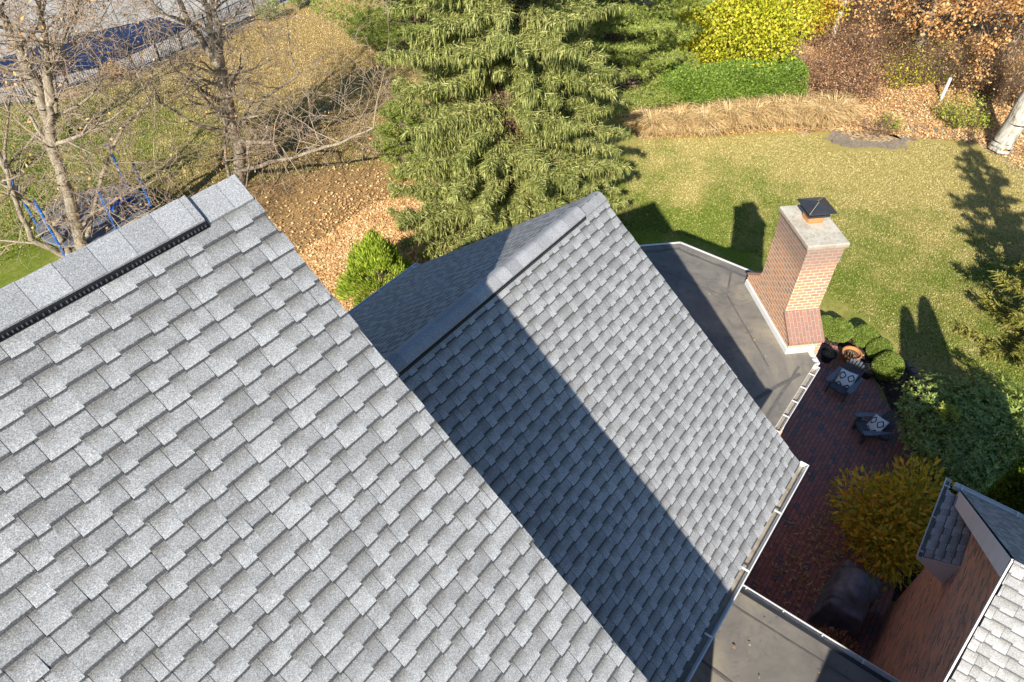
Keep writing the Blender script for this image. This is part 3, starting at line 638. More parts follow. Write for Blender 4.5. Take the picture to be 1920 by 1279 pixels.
# ================================================================ FOLIAGE TOOLS
def rdir(n, r=rng):
    v=r.normal(size=(n,3)); return unit(v)
def cards(P, D, N, L, W, fold=0., mid=.45):
    """leaf quads: base P, long axis D, facing N"""
    P=np.asarray(P,float);D=unit(D);S=unit(np.cross(D,N)); n=len(P); L=np.broadcast_to(L,n)[:,None]; W=np.broadcast_to(W,n)[:,None]; up=unit(np.cross(S,D))
    a=P; b=P+D*L*mid+S*W/2+up*W*fold; c=P+D*L; d=P+D*L*mid-S*W/2+up*W*fold
    V=np.stack([a,b,c,d],1).reshape(-1,3); F=np.arange(4*n).reshape(-1,4); return V,F
def cat(parts):
    V=[];F=[];o=0
    for v,f in parts: V.append(v); F.append(f+o); o+=len(v)
    return np.concatenate(V),np.concatenate(F)
def scatter_leaves(n, fn, size, r, tilt=.5, z0=.02, wd=(.55,.8)):
    p=fn(n); N=unit(np.stack([r.normal(0,tilt,n),r.normal(0,tilt,n),np.ones(n)],1)); a=r.uniform(0,2*PI,n)
    D=np.stack([np.cos(a),np.sin(a),r.normal(0,tilt*.6,n)],1); L=size*r.uniform(.6,1.3,n)
    return cards(np.column_stack([p,z0+size*.25+r.uniform(0,size*.5,n)]),D,N,L,L*r.uniform(*wd,n),.1)
def bush(c, rad, n, leaf, mat, name_leaf, parent, lumps=7, seed=1, asp=.5, out=.6, flat=.0, shell=.45, stems=True, stemmat=None, droop=0.):
    """leaf cards gathered in uneven lumps through an ellipsoid"""
    r=np.random.default_rng(seed); c=np.array(c,float); rad=np.array(rad,float)
    lc=rdir(lumps,r)*r.uniform(.25,.72,(lumps,1)); lc[:,2]=lc[:,2]*.75+.1; lr=r.uniform(.32,.6,lumps)
    lc=np.vstack([lc,[[0,0,0]]]); lr=np.append(lr,.62); wts=lr**2; wts/=wts.sum(); k=r.choice(lumps+1,n,p=wts)
    d=rdir(n,r); rr=lr[k]*(shell+(1-shell)*r.uniform(0,1,n)**.5)*r.normal(1,.07,n)
    p=lc[k]+d*rr[:,None]; P=c+p*rad; keep=P[:,2]>.03; P=P[keep]; d=d[keep]; m=len(P)
    D=unit(d*out+rdir(m,r)*.7+np.array([0,0,.25-droop])); N=unit(d+rdir(m,r)*.6+np.array([0,0,flat])); L=leaf*r.uniform(.6,1.35,m)
    V,F=cards(P,D,N,L,L*asp*r.uniform(.8,1.2,m),.12); mesh_np(name_leaf,V,F,mat,parent)
    if stems:
        mb=MB()
        for i in range(lumps+1):
            e=c+lc[i]*rad; e[2]=max(e[2],.15); b=np.array([c[0]+r.normal(0,rad[0]*.08),c[1]+r.normal(0,rad[1]*.08),0.]); m_=(b+e)/2+r.normal(0,.06,3)*rad
            mb.tube([b,m_,e],[.03*max(rad)**.5,.022*max(rad)**.5,.008],5)
        mb.build('stem',stemmat or M['bark'],parent)
def tubes_np(segs, k):
    """segs: (n,8) p0 p1 r0 r1 -> open prisms"""
    S=np.array(segs,float); p0,p1,r0,r1=S[:,:3],S[:,3:6],S[:,6:7],S[:,7:8]; t=unit(p1-p0)
    x=unit(np.cross(t,np.array([.31,.2,.93]))); y=np.cross(t,x); A=[];B=[]
    for j in range(k):
        c,s=math.cos(2*PI*j/k),math.sin(2*PI*j/k); A.append(p0+(x*c+y*s)*r0); B.append(p1+(x*c+y*s)*r1)
    V=np.stack(A+B,1); n=len(S); V=V.reshape(-1,3); base=(np.arange(n)*2*k)[:,None]
    F=np.concatenate([base+np.array([[j,(j+1)%k,k+(j+1)%k,k+j]]) for j in range(k)]); return V,F
def bare_tree(parent, base, trunks, seed, spread=1., twigr=.005, levels=4, hang=.0, leaves=None, nleaf=0, mats=('bark','twig'), lsize=.1, limb0=.25, dens=1.):
    """leafless tree: trunks = list of (points, r0, r1); limbs divide recursively into fine crooked twigs"""
    r=random.Random(seed); thick=[];thin=[];tips=[]
    def grow(p,d,L,rad,lev):
        n=5 if lev<3 else 4; rr=rad; pts=[p]
        for i in range(n):
            d=Vector((d.x+r.gauss(0,.17+.04*lev),d.y+r.gauss(0,.17+.04*lev),d.z+r.gauss(0,.14)+(.07 if lev<2 else -.02-hang))).normalized()
            q=p+d*(L/n); r2=max(rr*.82,twigr)
            (thick if rr>.022 else thin).append((*p,*q,rr,r2)); p=q; rr=r2; pts.append(p)
            if lev<levels:
                for _ in range(int(r.random()<dens)+int(lev<2 and r.random()<.35)):
                    ax=Vector((r.gauss(0,1),r.gauss(0,1),r.gauss(0,1))).cross(d).normalized(); a=r.uniform(.5,1.15)
                    nd=(d*math.cos(a)+ax*math.sin(a)).normalized(); grow(p,nd,L*r.uniform(.45,.72),rr*r.uniform(.5,.72),lev+1)
        tips.append(p)
    for pts,r0,r1 in trunks:
        n=len(pts)
        for i in range(n-1):
            a=Vector(pts[i]);b=Vector(pts[i+1]); ra=r0+(r1-r0)*i/(n-1); rb=r0+(r1-r0)*(i+1)/(n-1); m=4; pp=a
            for k in range(m):
                q=a+(b-a)*(k+1)/m+Vector((r.gauss(0,.03),r.gauss(0,.03),0)); rk=ra+(rb-ra)*(k+1)/m; thick.append((*pp,*q,ra+(rb-ra)*k/m,rk))
                if (i+(k+1)/m)/(n-1)>limb0:
                    for _ in range(2 if r.random()<.45*dens else 1):
                        an=r.uniform(0,2*PI); el=r.uniform(.0,.75); nd=Vector((math.cos(an)*math.cos(el),math.sin(an)*math.cos(el),math.sin(el)))
                        grow(q,nd,spread*r.uniform(1.7,3.6)*(1-.35*(i/(n-1))),rk*r.uniform(.28,.5),1)
                pp=q
        grow(Vector(pts[-1]),Vector((r.gauss(0,.2),r.gauss(0,.2),1)).normalized(),spread*3.2,r1,0)
    V,F=tubes_np(thick,7); mesh_np('trunk',V,F,M[mats[0]],parent,True)
    V,F=tubes_np(thin,3); mesh_np('crown',V,F,M[mats[1]],parent,True)
    if leaves:
        rr=np.random.default_rng(seed); T=np.array([tuple(t) for t in tips]); k=rr.choice(len(T),nleaf); cl=T[k]+rr.normal(0,.12 if nleaf<3000 else .22,(nleaf,3))
        V,F=cards(cl,rdir(nleaf,rr)+np.array([0,0,-.5]),rdir(nleaf,rr),lsize*rr.uniform(.6,1.3,nleaf),lsize*.7,.15); mesh_np('foliage',V,F,M[leaves],parent)
    return len(thick),len(thin)

# ================================================================ SPRUCE (weeping sprays)
def spruce(parent, base, Ht, Rb, seed, whorl=.36, per=9, mat='spruce', strand=.42, low=.5, wid=.055, brown=True, prof=.9, sprays=1., up=.0):
    r=np.random.default_rng(seed); b=np.array([*base,0.]); 
    tr=MB(); tr.tube([b,b+Z*Ht*.5,b+Z*Ht],[Rb*.065+.05,Rb*.04,.02],8); tr.build('trunk',M['conbark'],parent)
    P=[];D=[];N=[];Ls=[];Ws=[]; BP=[];BD=[];BL=[]; segs=[]
    z=low
    while z<Ht-.3:
        f=1-z/Ht; Rz=Rb*(f**prof)*(1 if z>1.6 else .86+.08*z)+.15
        for i in range(max(4,int(per*(.55+.6*f)))):
            an=r.uniform(0,2*PI); L=Rz*r.choice([r.uniform(.45,.75),r.uniform(.72,1.08)],p=[.35,.65]); zz=z+r.uniform(-.3,.3)
            m=max(6,int(L/.22)); t=np.linspace(0,1,m+1)
            # droops, then lifts at the tip
            h=zz+L*(-.34*t+.30*t**2.2)*(1 if up==0 else -up)+r.normal(0,.05)
            bend=r.normal(0,.28); ca,sa=math.cos(an),math.sin(an)
            x=b[0]+ca*L*t-sa*bend*L*t**2; y=b[1]+sa*L*t+ca*bend*L*t**2
            pts=np.column_stack([x,y,h])
            for k in range(m): rr=.028*(1-k/m)+.006; segs.append((*pts[k],*pts[k+1],rr,rr*.85))
            side=np.array([-sa,ca,0]); fw=np.array([ca,sa,0])
            # side sprays and the hanging strands below them
            ns=int(L*15*sprays); tt=r.uniform(.22,1.02,ns)**.8; j=np.clip((tt*m),0,m-.001); k0=j.astype(int); q=pts[k0]+(pts[k0+1]-pts[k0])*(j-k0)[:,None]
            sg=r.choice([-1,1],ns); q=q+r.normal(0,.05,(ns,3)); sl=(.12+.62*(1-tt))*r.uniform(.3,1.,ns)*min(1,L/2)+.06; sd_=unit(side*sg[:,None]*r.uniform(.3,1.3,(ns,1))+fw*.7+np.array([0,0,-.15])+r.normal(0,.28,(ns,3)))
            # the spray itself
            P.append(q);D.append(sd_);N.append(unit(np.array([0,0,1.])+r.normal(0,.35,(ns,3))));Ls.append(sl+.12);Ws.append(np.full(ns,wid*1.5))
            # strands
            for rep_ in range(4):
                u_=r.uniform(.1,1.,ns); q2=q+sd_*(sl*u_)[:,None]; ok=r.random(ns)<.85; q2=q2[ok]; nn_=len(q2)
                P.append(q2); D.append(unit(np.array([0,0,-1.])+r.normal(0,.14,(nn_,3))+fw*.10)); N.append(unit(np.tile(fw,(nn_,1))+r.normal(0,.8,(nn_,3)))); Ls.append(strand*r.uniform(.35,1.15,nn_)); Ws.append(wid*r.uniform(.7,1.5,nn_))
            # short upright and outward shoots along the branch
            nk=int(L*30*sprays); tk=r.uniform(.15,1.,nk)**.8; jk=np.clip(tk*m,0,m-.001); kk=jk.astype(int); qk=pts[kk]+(pts[kk+1]-pts[kk])*(jk-kk)[:,None]; wk=(.10+.5*(1-tk))*min(1,L/2)
            qk=qk+side*(r.uniform(-1,1,nk)*wk)[:,None]+r.normal(0,.06,(nk,3)); P.append(qk); D.append(unit(fw*.7+np.array([0,0,.1])+r.normal(0,.6,(nk,3)))); N.append(rdir(nk,r)); Ls.append(r.uniform(.08,.20,nk)); Ws.append(np.full(nk,wid*1.25))
            # tip tuft
            nt_=10; P.append(np.repeat(pts[-1:],nt_,0)-fw*.1); D.append(unit(fw+r.normal(0,.45,(nt_,3)))); N.append(rdir(nt_,r)); Ls.append(r.uniform(.12,.26,nt_)); Ws.append(np.full(nt_,wid))
            if brown:
                nb=int(L*11); tb=r.uniform(.05,.6,nb); jb=tb*m; kb=jb.astype(int); BP.append(pts[kb]+r.normal(0,.05,(nb,3))); BD.append(unit(np.array([0,0,-1.])+r.normal(0,.5,(nb,3)))); BL.append(r.uniform(.2,.55,nb))
        z+=whorl*r.uniform(.8,1.2)
    P=np.concatenate(P);D=np.concatenate(D);N=np.concatenate(N);Ls=np.concatenate(Ls);Ws=np.concatenate(Ws); ok=P[:,2]>.05
    V,F=cards(P[ok],D[ok],N[ok],Ls[ok],Ws[ok],.25,.4); mesh_np('foliage',V,F,M[mat],parent)
    V,F=tubes_np(segs,4); mesh_np('branches',V,F,M['conbark'],parent,True)
    if brown and BP:
        BP=np.concatenate(BP);BD=np.concatenate(BD);BL=np.concatenate(BL); V,F=cards(BP,BD,rdir(len(BP),r),BL,.025); mesh_np('dead_twigs',V,F,M['spruce_brown'],parent)
t=thing('spruce_tree','tall weeping Norway spruce filling the middle of the back yard','tree')
spruce(t,(17.15,13.35),17.5,4.3,41,prof=.72,per=15,strand=.28,wid=.026,sprays=3.4)
t=thing('spruce_tree','golden green spruce at the right edge casting a ragged shadow on the lawn','tree')
spruce(t,(22.3,-4.0),9.6,2.5,42,whorl=.36,per=8,mat='gold',strand=.12,wid=.03,brown=False,low=.3,sprays=3.2)
# two clipped columnar evergreens outside the frame, behind the gabled wing: their shadows show on the lawn
def column(label,c,h,rad,seed):
    t=thing('columnar_evergreen',label,'tree','columnar evergreens behind the gabled wing'); r=np.random.default_rng(seed); n=16000
    u=r.uniform(0,1,n); hh=h*(1-(1-u)**.8*1.0); hh=h*r.uniform(0,1,n)**.9; rr=rad*np.clip((1-hh/h),0,1)**.55*np.clip(.75+hh/h,0,1)*r.normal(1,.05,n); a=r.uniform(0,2*PI,n)
    P=np.column_stack([c[0]+rr*np.cos(a),c[1]+rr*np.sin(a),hh]); o=unit(np.column_stack([np.cos(a),np.sin(a),np.full(n,.5)])); V,F=cards(P,o+rdir(n,r)*.5+Z*.7,o+rdir(n,r)*.4,.13,.08); mesh_np('foliage',V,F,M['hedge'],t)
    mb=MB(); mb.lathe([(0,h*.96),(rad*.3,h*.85),(rad*.7,h*.5),(rad*.85,h*.2),(rad*.6,.02),(.05,.0)],(c[0],c[1],0),12); mb.build('inner_growth',M['hedge'],t)
    m2=MB(); m2.tube([(c[0],c[1],0),(c[0],c[1],h*.8)],[.08,.03],6); m2.build('trunk',M['conbark'],t)
column('left one of two columnar evergreens behind the shaded slope of the brick wing',(12.55,-3.55),6.35,.62,51)
column('right one of two columnar evergreens behind the shaded slope of the brick wing',(13.1,-4.05),6.6,.78,52)

# ================================================================ WHITE PINES
def pine(parent, base, Ht, Rb, seed, z0=.8, step=1.15, per=7, mat='pine', dens=1.):
    r=np.random.default_rng(seed); b=np.array([*base,0.]); tr=MB(); tr.tube([b,b+Z*Ht*.5,b+Z*Ht],[.28,.18,.03],8); tr.build('trunk',M['conbark'],parent)
    P=[];D=[];segs=[]; z=z0
    while z<Ht:
        f=1-z/Ht; R_=Rb*(f**.6)*r.uniform(.8,1.05)+.2
        for i in range(per):
            an=2*PI*(i+r.uniform(-.35,.35))/per; L=R_*r.uniform(.55,1.15); zo=r.normal(0,step*.33); sp3=r.uniform(.02,.28); ca,sa=math.cos(an),math.sin(an); m=8; t=np.linspace(0,1,m+1)
            pts=np.column_stack([b[0]+ca*L*t,b[1]+sa*L*t,z+zo+L*(sp3*t**1.6)])
            for k in range(m): rr=.05*(1-k/m)+.008; segs.append((*pts[k],*pts[k+1],rr,rr*.85))
            n=int(L*26*dens); tt=r.uniform(.25,1.03,n)**.7; j=np.clip(tt*m,0,m-.001); k0=j.astype(int); q=pts[k0]+(pts[k0+1]-pts[k0])*(j-k0)[:,None]
            wdt=L*.34*np.sin(np.clip(tt,0,1)*2.6)+.12; q=q+np.array([-sa,ca,0])*(r.uniform(-1,1,n)*wdt)[:,None]; q[:,2]+=r.normal(.04,.07,n)
            K=11; Q=np.repeat(q,K,0); fw=np.array([ca*.5,sa*.5,.75]); P.append(Q); D.append(unit(fw+rdir(n*K,r)*.95))
        z+=step*r.uniform(.75,1.2)
    P=np.concatenate(P);D=np.concatenate(D);n=len(P); V,F=cards(P,D,rdir(n,r),r.uniform(.12,.2,n),.022,0,.5); mesh_np('foliage',V,F,M[mat],parent)
    V,F=tubes_np(segs,4); mesh_np('branches',V,F,M['conbark'],parent,True)
def at2(px,py): return tuple(G(px,py)[:2])
pine(thing('pine_tree','soft light green layered pine between the tall spruce and the clipped hedge','tree','white pines'),at2(1140,178),15,4.8,61,per=12,dens=2.3,step=.95)
pine(thing('pine_tree','pale green pine rising left of the tall spruce at the top edge','tree','white pines'),at2(790,100),12,4.8,62,per=11,dens=2.,step=.95)
pine(thing('pine_tree','small young pine low against the left foot of the tall spruce','tree'),at2(762,305),2.6,1.7,63,z0=.35,step=.5,per=7,dens=2)
pine(thing('pine_tree','pine half hidden behind the tall spruce top','tree','white pines'),at2(1080,60),14,5.0,64,per=9,dens=1.6)

# ================================================================ BARE MAPLES, left
def tr3(p,z): return (p[0],p[1],z)
def toz(b,py):
    """height at which the vertical through b crosses the photo row py"""
    lo,hi=-1.,14.
    for _ in range(40):
        z=(lo+hi)/2; d=np.array([b[0],b[1],z-H]); y=639.5-FPX*(d@CU)/(d@CF)
        if y>py: lo=z
        else: hi=z
    return z
def stem(b,pts,r0,r1,more=None):
    out=[]
    for q in pts:
        px,py=q[:2]; z=max(0,toz(b,py)) if len(q)==2 else q[2]; out.append(tuple(G(px,py,z)))
    if more:
        a,c=np.array(out[-2]),np.array(out[-1]); out.append(tuple(c+unit(c-a)*more))
    return (out,r0,r1)
B=G(450,345); t=thing('bare_tree','leafless grey maple with one straight trunk behind the near roof peak','tree','leafless maples')
bare_tree(t,B,[stem(B,[(450,345,0),(443,262),(426,190),(414,129)],.25,.19),stem(B,[(414,129),(403,78),(385,12)],.14,.09,3.),stem(B,[(416,135),(411,60),(396,0)],.11,.07,2.5),
  stem(B,[(440,250,2.2),(490,190,3.4),(560,140,4.6)],.09,.035),stem(B,[(448,320,.7),(530,300,1.8),(640,268,3.2),(700,240,3.8)],.09,.03),
  stem(B,[(430,200,3.2),(380,170,4.),(320,120,5.)],.08,.03),stem(B,[(440,250,2.2),(370,235,3.),(300,190,4.2)],.08,.03),stem(B,[(432,345,.0),(424,300,1.2),(420,230,2.8)],.08,.04)],71,spread=.95,hang=.03,leaves='orange',nleaf=420,lsize=.10,limb0=.25,dens=.54,levels=4,twigr=.0065)
A=G(158,498); t=thing('bare_tree','leafless many-stemmed maple at the left edge in front of the trampoline','tree','leafless maples')
bare_tree(t,A,[stem(A,[(160,500,0),(129,363),(98,270),(74,176),(43,113),(0,31)],.20,.09,1.5),stem(A,[(90,240),(98,184),(86,78),(72,0)],.11,.06,2.),stem(A,[(90,200),(86,129),(113,86),(145,0)],.08,.05,2.),
  stem(A,[(150,505,0),(78,399,1.8),(0,340,3.2)],.15,.07),stem(A,[(156,470,.4),(190,330,2.6),(230,240,4.4),(280,190,5.4)],.09,.03),stem(A,[(145,430,1.2),(215,375,2.3),(295,335,3.2)],.06,.02),stem(A,[(150,470,.6),(225,430,1.8),(300,385,2.7)],.055,.02),stem(A,[(120,480,.0),(59,450,1.),(20,352,3.)],.13,.07)],72,spread=.95,hang=.03,leaves='orange',nleaf=800,lsize=.11,limb0=.25,dens=.60,levels=4,twigr=.0065)
A3=G(20,330); t=thing('bare_tree','leafless slender maple near the pool fence at the far left','tree','leafless maples')
bare_tree(t,A3,[([(A3[0],A3[1],0),(A3[0]+.1,A3[1],3),(A3[0]-.3,A3[1]+.2,6)],.15,.06),([(A3[0]+.1,A3[1],1.5),(A3[0]+1.2,A3[1]+.3,4),(A3[0]+1.6,A3[1]+.3,7)],.11,.05)],73,spread=1.,hang=.02,leaves='orange',nleaf=200,lsize=.10,levels=4,dens=.7,twigr=.0065)

# ================================================================ WOODS, upper right
W1=G(1872,282); up3=lambda b,dx,dy,z:(b[0]+dx,b[1]+dy,z)
t=thing('sycamore_tree','thick pale mottled trunk rising at the right edge beyond the lawn','tree')
bare_tree(t,W1,[([up3(W1,.0,0,-.05),up3(W1,.0,.0,.5),up3(W1,.1,-.2,4),up3(W1,.3,-.3,9),up3(W1,.4,-.3,13)],.50,.26)],81,spread=1.5,mats=('whitebark','twig'),limb0=.72,levels=3)
W2=G(1556,86)
t=thing('birch_tree','thin pale trunk standing between the yellow bush and the brown thicket','tree')
bare_tree(t,W2,[([up3(W2,0,0,0),up3(W2,.1,0,4),up3(W2,.2,.2,8)],.17,.09)],82,spread=1.2,mats=('whitebark','twig'),limb0=.5,levels=3)
W3=G(1712,112)
t=thing('oak_tree','grey trunked oak still holding orange leaves in the upper right corner','tree','oaks with orange leaves')
bare_tree(t,W3,[([up3(W3,0,0,0),up3(W3,.1,0,3),up3(W3,.4,-.4,7)],.28,.16),([up3(W3,.1,0,2.2),up3(W3,1.1,-1.5,5),up3(W3,1.5,-2.8,8)],.17,.08)],83,spread=1.9,leaves='orange',nleaf=52000,lsize=.15,limb0=.3,levels=3)
W4=G(1880,120)
t=thing('oak_tree','orange oak right of the grey trunked one with its leaves cut by the frame','tree','oaks with orange leaves')
bare_tree(t,W4,[([up3(W4,0,0,0),up3(W4,.1,0,3),up3(W4,.4,-.4,7)],.26,.14),([up3(W4,.1,0,2.2),up3(W4,-1.1,1.,4.5),up3(W4,-1.8,1.8,7)],.17,.08)],84,spread=1.9,leaves='orange',nleaf=52000,lsize=.15,limb0=.25,levels=3)
def brushpatch(label, px, py, rad, h, n, seed, leafmat=None, nl=0, name='thicket', catg='shrub', group='brown thickets at the edge of the woods', mat='brush', ls=.07):
    b=G(px,py); t=thing(name,label,catg,group); r=random.Random(seed); segs=[]; tips=[]
    for i in range(n):
        a=r.uniform(0,2*PI); q=rad*math.sqrt(r.random())*.75; p=Vector((b[0]+q*math.cos(a),b[1]+q*math.sin(a),0)); d=Vector((math.cos(a)*.35+r.gauss(0,.25),math.sin(a)*.35+r.gauss(0,.25),1)).normalized(); L=h*r.uniform(.5,1.1); rr=.014
        for k in range(5):
            d=(d+Vector((r.gauss(0,.16),r.gauss(0,.16),-.06*k))).normalized(); p2=p+d*L/5; segs.append((*p,*p2,rr,rr*.75)); rr*=.75
            for _ in range(2):
                e=(d+Vector((r.gauss(0,.6),r.gauss(0,.6),r.gauss(0,.4)))).normalized(); l=L*r.uniform(.1,.28); segs.append((*p2,*(p2+e*l),rr*.7,rr*.4)); tips.append(tuple(p2+e*l))
            p=p2; tips.append(tuple(p))
    V,F=tubes_np(segs,3); mesh_np('stems',V,F,M[mat],t)
    if leafmat:
        rr=np.random.default_rng(seed); T=np.array(tips)[rr.choice(len(tips),nl)]+rr.normal(0,.1,(nl,3)); V,F=cards(T,rdir(nl,rr),rdir(nl,rr),ls*rr.uniform(.6,1.4,nl),ls*.65,.1); mesh_np('foliage',V,F,M[leafmat],t)
brushpatch('rusty red leaved thicket right of the clipped hedge',1556,168,2.5,1.7,330,91,'rust',6500,ls=.09)
brushpatch('rust brown thicket behind the white rock',1640,130,2.7,1.9,300,92,'rust',3000,ls=.09)
brushpatch('tangled bare brown thicket below the grey oak trunk',1650,60,3.6,3.4,320,93,'fallen_pale',1800,ls=.09)
brushpatch('bare brown thicket above the white post',1735,140,2.3,2.0,260,94,'lime',1200,ls=.09)
brushpatch('dense brown thicket left of the mottled pale trunk',1845,165,2.6,2.5,340,95,'fallen_pale',2200,ls=.09)
brushpatch('brown thicket at the right edge behind the mottled pale trunk',1915,185,2.6,2.4,280,96,'fallen_pale',2200,ls=.09)
brushpatch('thin brown thicket beside the thin pale trunk',1585,95,2.4,2.2,200,97,'rust',2600,ls=.09)
brushpatch('yellow leaved bush left of the white post',1680,160,1.1,1.5,60,98,'yellow',900,'shrub','shrub','yellow green shrubs in the leaf litter',ls=.1)
brushpatch('lime green bush below the white post',1800,232,1.2,1.1,70,99,'lime',1500,'shrub','shrub','yellow green shrubs in the leaf litter',ls=.1)
brushpatch('small yellow green bush in the bare soil ring',1662,238,.55,.5,40,100,'lime',450,'shrub','shrub','yellow green shrubs in the leaf litter',ls=.07)
brushpatch('low purplish twiggy bush in the bare soil ring',1640,245,.9,.5,90,101,None,0,'shrub','shrub',None)
c=G(1352,122); t=thing('yellow_bush','large bright lemon yellow bush behind the clipped hedge','bush'); bush((c[0],c[1],2.1),(4.4,4.2,2.7),30000,.145,M['yellow'],'foliage',t,lumps=34,seed=111,asp=.7,shell=.55)
c=G(1500,75); t=thing('yellow_bush','thinner yellow and orange bush right of the lemon yellow one','bush'); bush((c[0],c[1],1.6),(2.2,2.2,1.9),6500,.15,M['autumn'],'foliage',t,lumps=9,seed=112,asp=.75)
# clipped hedge: closely set leaf cards over a rounded block
def hedge():
    t=thing('hedge','long clipped bright green hedge behind the tan grasses','hedge'); r=np.random.default_rng(121); a=G(1255,224)[:2]; b=G(1518,190)[:2]; L=np.linalg.norm(b-a); ux=(b-a)/L; uy=np.array([-ux[1],ux[0]]); 
    if uy@np.array([1,1])<0: uy=-uy
    n=52000; x=r.uniform(0,1,n)*L; ph=r.uniform(-.15,PI+.1,n); W_=1.15; hh=1.55; den=(np.abs(np.cos(ph))**3.2+np.abs(np.sin(ph))**3.2)**(1/3.2); y=np.cos(ph)/den*W_; z=np.sin(ph)/den*hh
    wob=1+.05*np.sin(x*1.9)+.05*np.sin(x*.7+1)+r.normal(0,.035,n); y=y*wob; z=np.abs(z*wob)+.02; end=np.clip(np.minimum(x,L-x)/.6,0,1)**.5; y*=end**.6; z*=.6+.4*end
    P=np.column_stack([a[0]+ux[0]*x+uy[0]*(y+1.2),a[1]+ux[1]*x+uy[1]*(y+1.2),z]); o=unit(np.column_stack([uy[0]*y,uy[1]*y,z*.7])); V,F=cards(P,o+rdir(n,r)*.8,o+rdir(n,r)*.6,r.uniform(.07,.15,n),.07); mesh_np('foliage',V,F,M['hedge'],t)
    mb=MB(); k=12
    for i in range(30):
        x0=L*(.02+.96*i/30);x1=L*(.02+.96*(i+1)/30)
        for j in range(k):
            q=[]
            for xx,jj in ((x0,j),(x1,j),(x1,j+1),(x0,j+1)):
                p=PI*jj/k; dn_=(abs(math.cos(p))**3.2+abs(math.sin(p))**3.2)**(1/3.2); yy=math.cos(p)/dn_*W_*.88+1.2; zz=math.sin(p)/dn_*hh*.9; q.append((a[0]+ux[0]*xx+uy[0]*yy,a[1]+ux[1]*xx+uy[1]*yy,zz))
            mb.face(q)
    mb.build('inner_growth',M['hedge'],t)
hedge()
# tan ornamental grasses
GR=[(1222,248,'far left tan grass clump beside the pine'),(1272,243,'greenish tan grass clump, second from the pine'),(1318,246,'rounded tan grass clump, third from the pine'),(1362,236,'straw grass clump, fourth from the pine'),(1408,232,'straw grass clump in the middle of the row'),(1452,228,'straw grass clump, fourth from the bare soil ring'),(1492,228,'straw grass clump, third from the bare soil ring'),(1530,232,'straw grass clump, second from the bare soil ring'),(1560,222,'straw grass clump touching the bare soil ring')]
for i,(px,py,lb) in enumerate(GR):
    b=G(px,py); r=np.random.default_rng(130+i); t=thing('ornamental_grass',lb,'ornamental grass','tan ornamental grasses behind the lawn'); n=2600
    rad=np.abs(r.normal(0,.28,n)); a=r.uniform(0,2*PI,n); p0=np.column_stack([b[0]+rad*np.cos(a),b[1]+rad*np.sin(a),np.zeros(n)]); lean=r.uniform(.15,1.25,n); aa=a+r.normal(0,.7,n)
    L=r.uniform(.7,1.55,n); d1=unit(np.column_stack([np.cos(aa)*lean*.5,np.sin(aa)*lean*.5,np.ones(n)])); d2=unit(np.column_stack([np.cos(aa)*lean*1.4,np.sin(aa)*lean*1.4,np.ones(n)*.45])); d3=unit(np.column_stack([np.cos(aa)*1.5,np.sin(aa)*1.5,-lean*.6]))
    p1=p0+d1*L[:,None]*.4; p2=p1+d2*L[:,None]*.35; p3=p2+d3*L[:,None]*.25; w_=.011
    sd=unit(np.cross(d2,rdir(n,r)))*w_
    V=np.stack([p0-sd,p0+sd,p1+sd,p1-sd, p1-sd,p1+sd,p2+sd,p2-sd, p2-sd,p2+sd,p3+sd*.3,p3-sd*.3],1).reshape(-1,3); F=np.arange(12*n).reshape(-1,4)
    mesh_np('blades',V,F,M['drygrass'],t)
mb=MB(); b=G(1763,189); mb.tube([b,b+Z*.5,b+Z*1.15],[.075,.075,.075],10); o=mb.build('marker_post',M['white']); tag(o,'short white post standing in the leaf litter before the thickets','post')
b=G(1590,160); mb=MB(); mb.lathe([(.0,.22),(.14,.2),(.26,.12),(.3,.0)],(0,0,0),9); o=mb.build('rock',M['concrete']); o.location=b; o.scale=(1,.7,1); tag(o,'whitish rock lying among the rust red thicket','rock')

# ================================================================ NEAR PLANTING
# bright arborvitae-like evergreen behind the lower roof
c=G(722,566); t=thing('evergreen_shrub','bright lime evergreen shrub tucked behind the lower roof gutter','shrub'); r=np.random.default_rng(141); n=19000
pl=26; pa=r.uniform(0,2*PI,pl); pr_=r.uniform(0,1.15,pl)**.8; pb=np.column_stack([c[0]-.15+pr_*np.cos(pa),c[1]-.1+pr_*np.sin(pa),.75+(1-pr_)*1.5+r.normal(0,.15,pl)]); pi_=r.integers(0,pl,n)
dd=rdir(n,r); dd[:,2]=np.abs(dd[:,2])*1.1+dd[:,2]*.3; P=pb[pi_]+dd*(r.uniform(.3,1,n)**.5)[:,None]*np.array([.34,.34,.60]); P=P[P[:,2]>.04]; n=len(P); o_=unit(P-np.array([c[0]-.15,c[1]-.1,.6])); V,F=cards(P,o_+Z*.5+rdir(n,r)*.55,rdir(n,r)+o_*.3,r.uniform(.09,.22,n),.038); mesh_np('foliage',V,F,M['arb'],t)
mb=MB(); mb.tube([(c[0]-.15,c[1]-.1,0),(c[0]-.15,c[1]-.1,2.3)],[.06,.02],6); mb.build('trunk',M['conbark'],t)
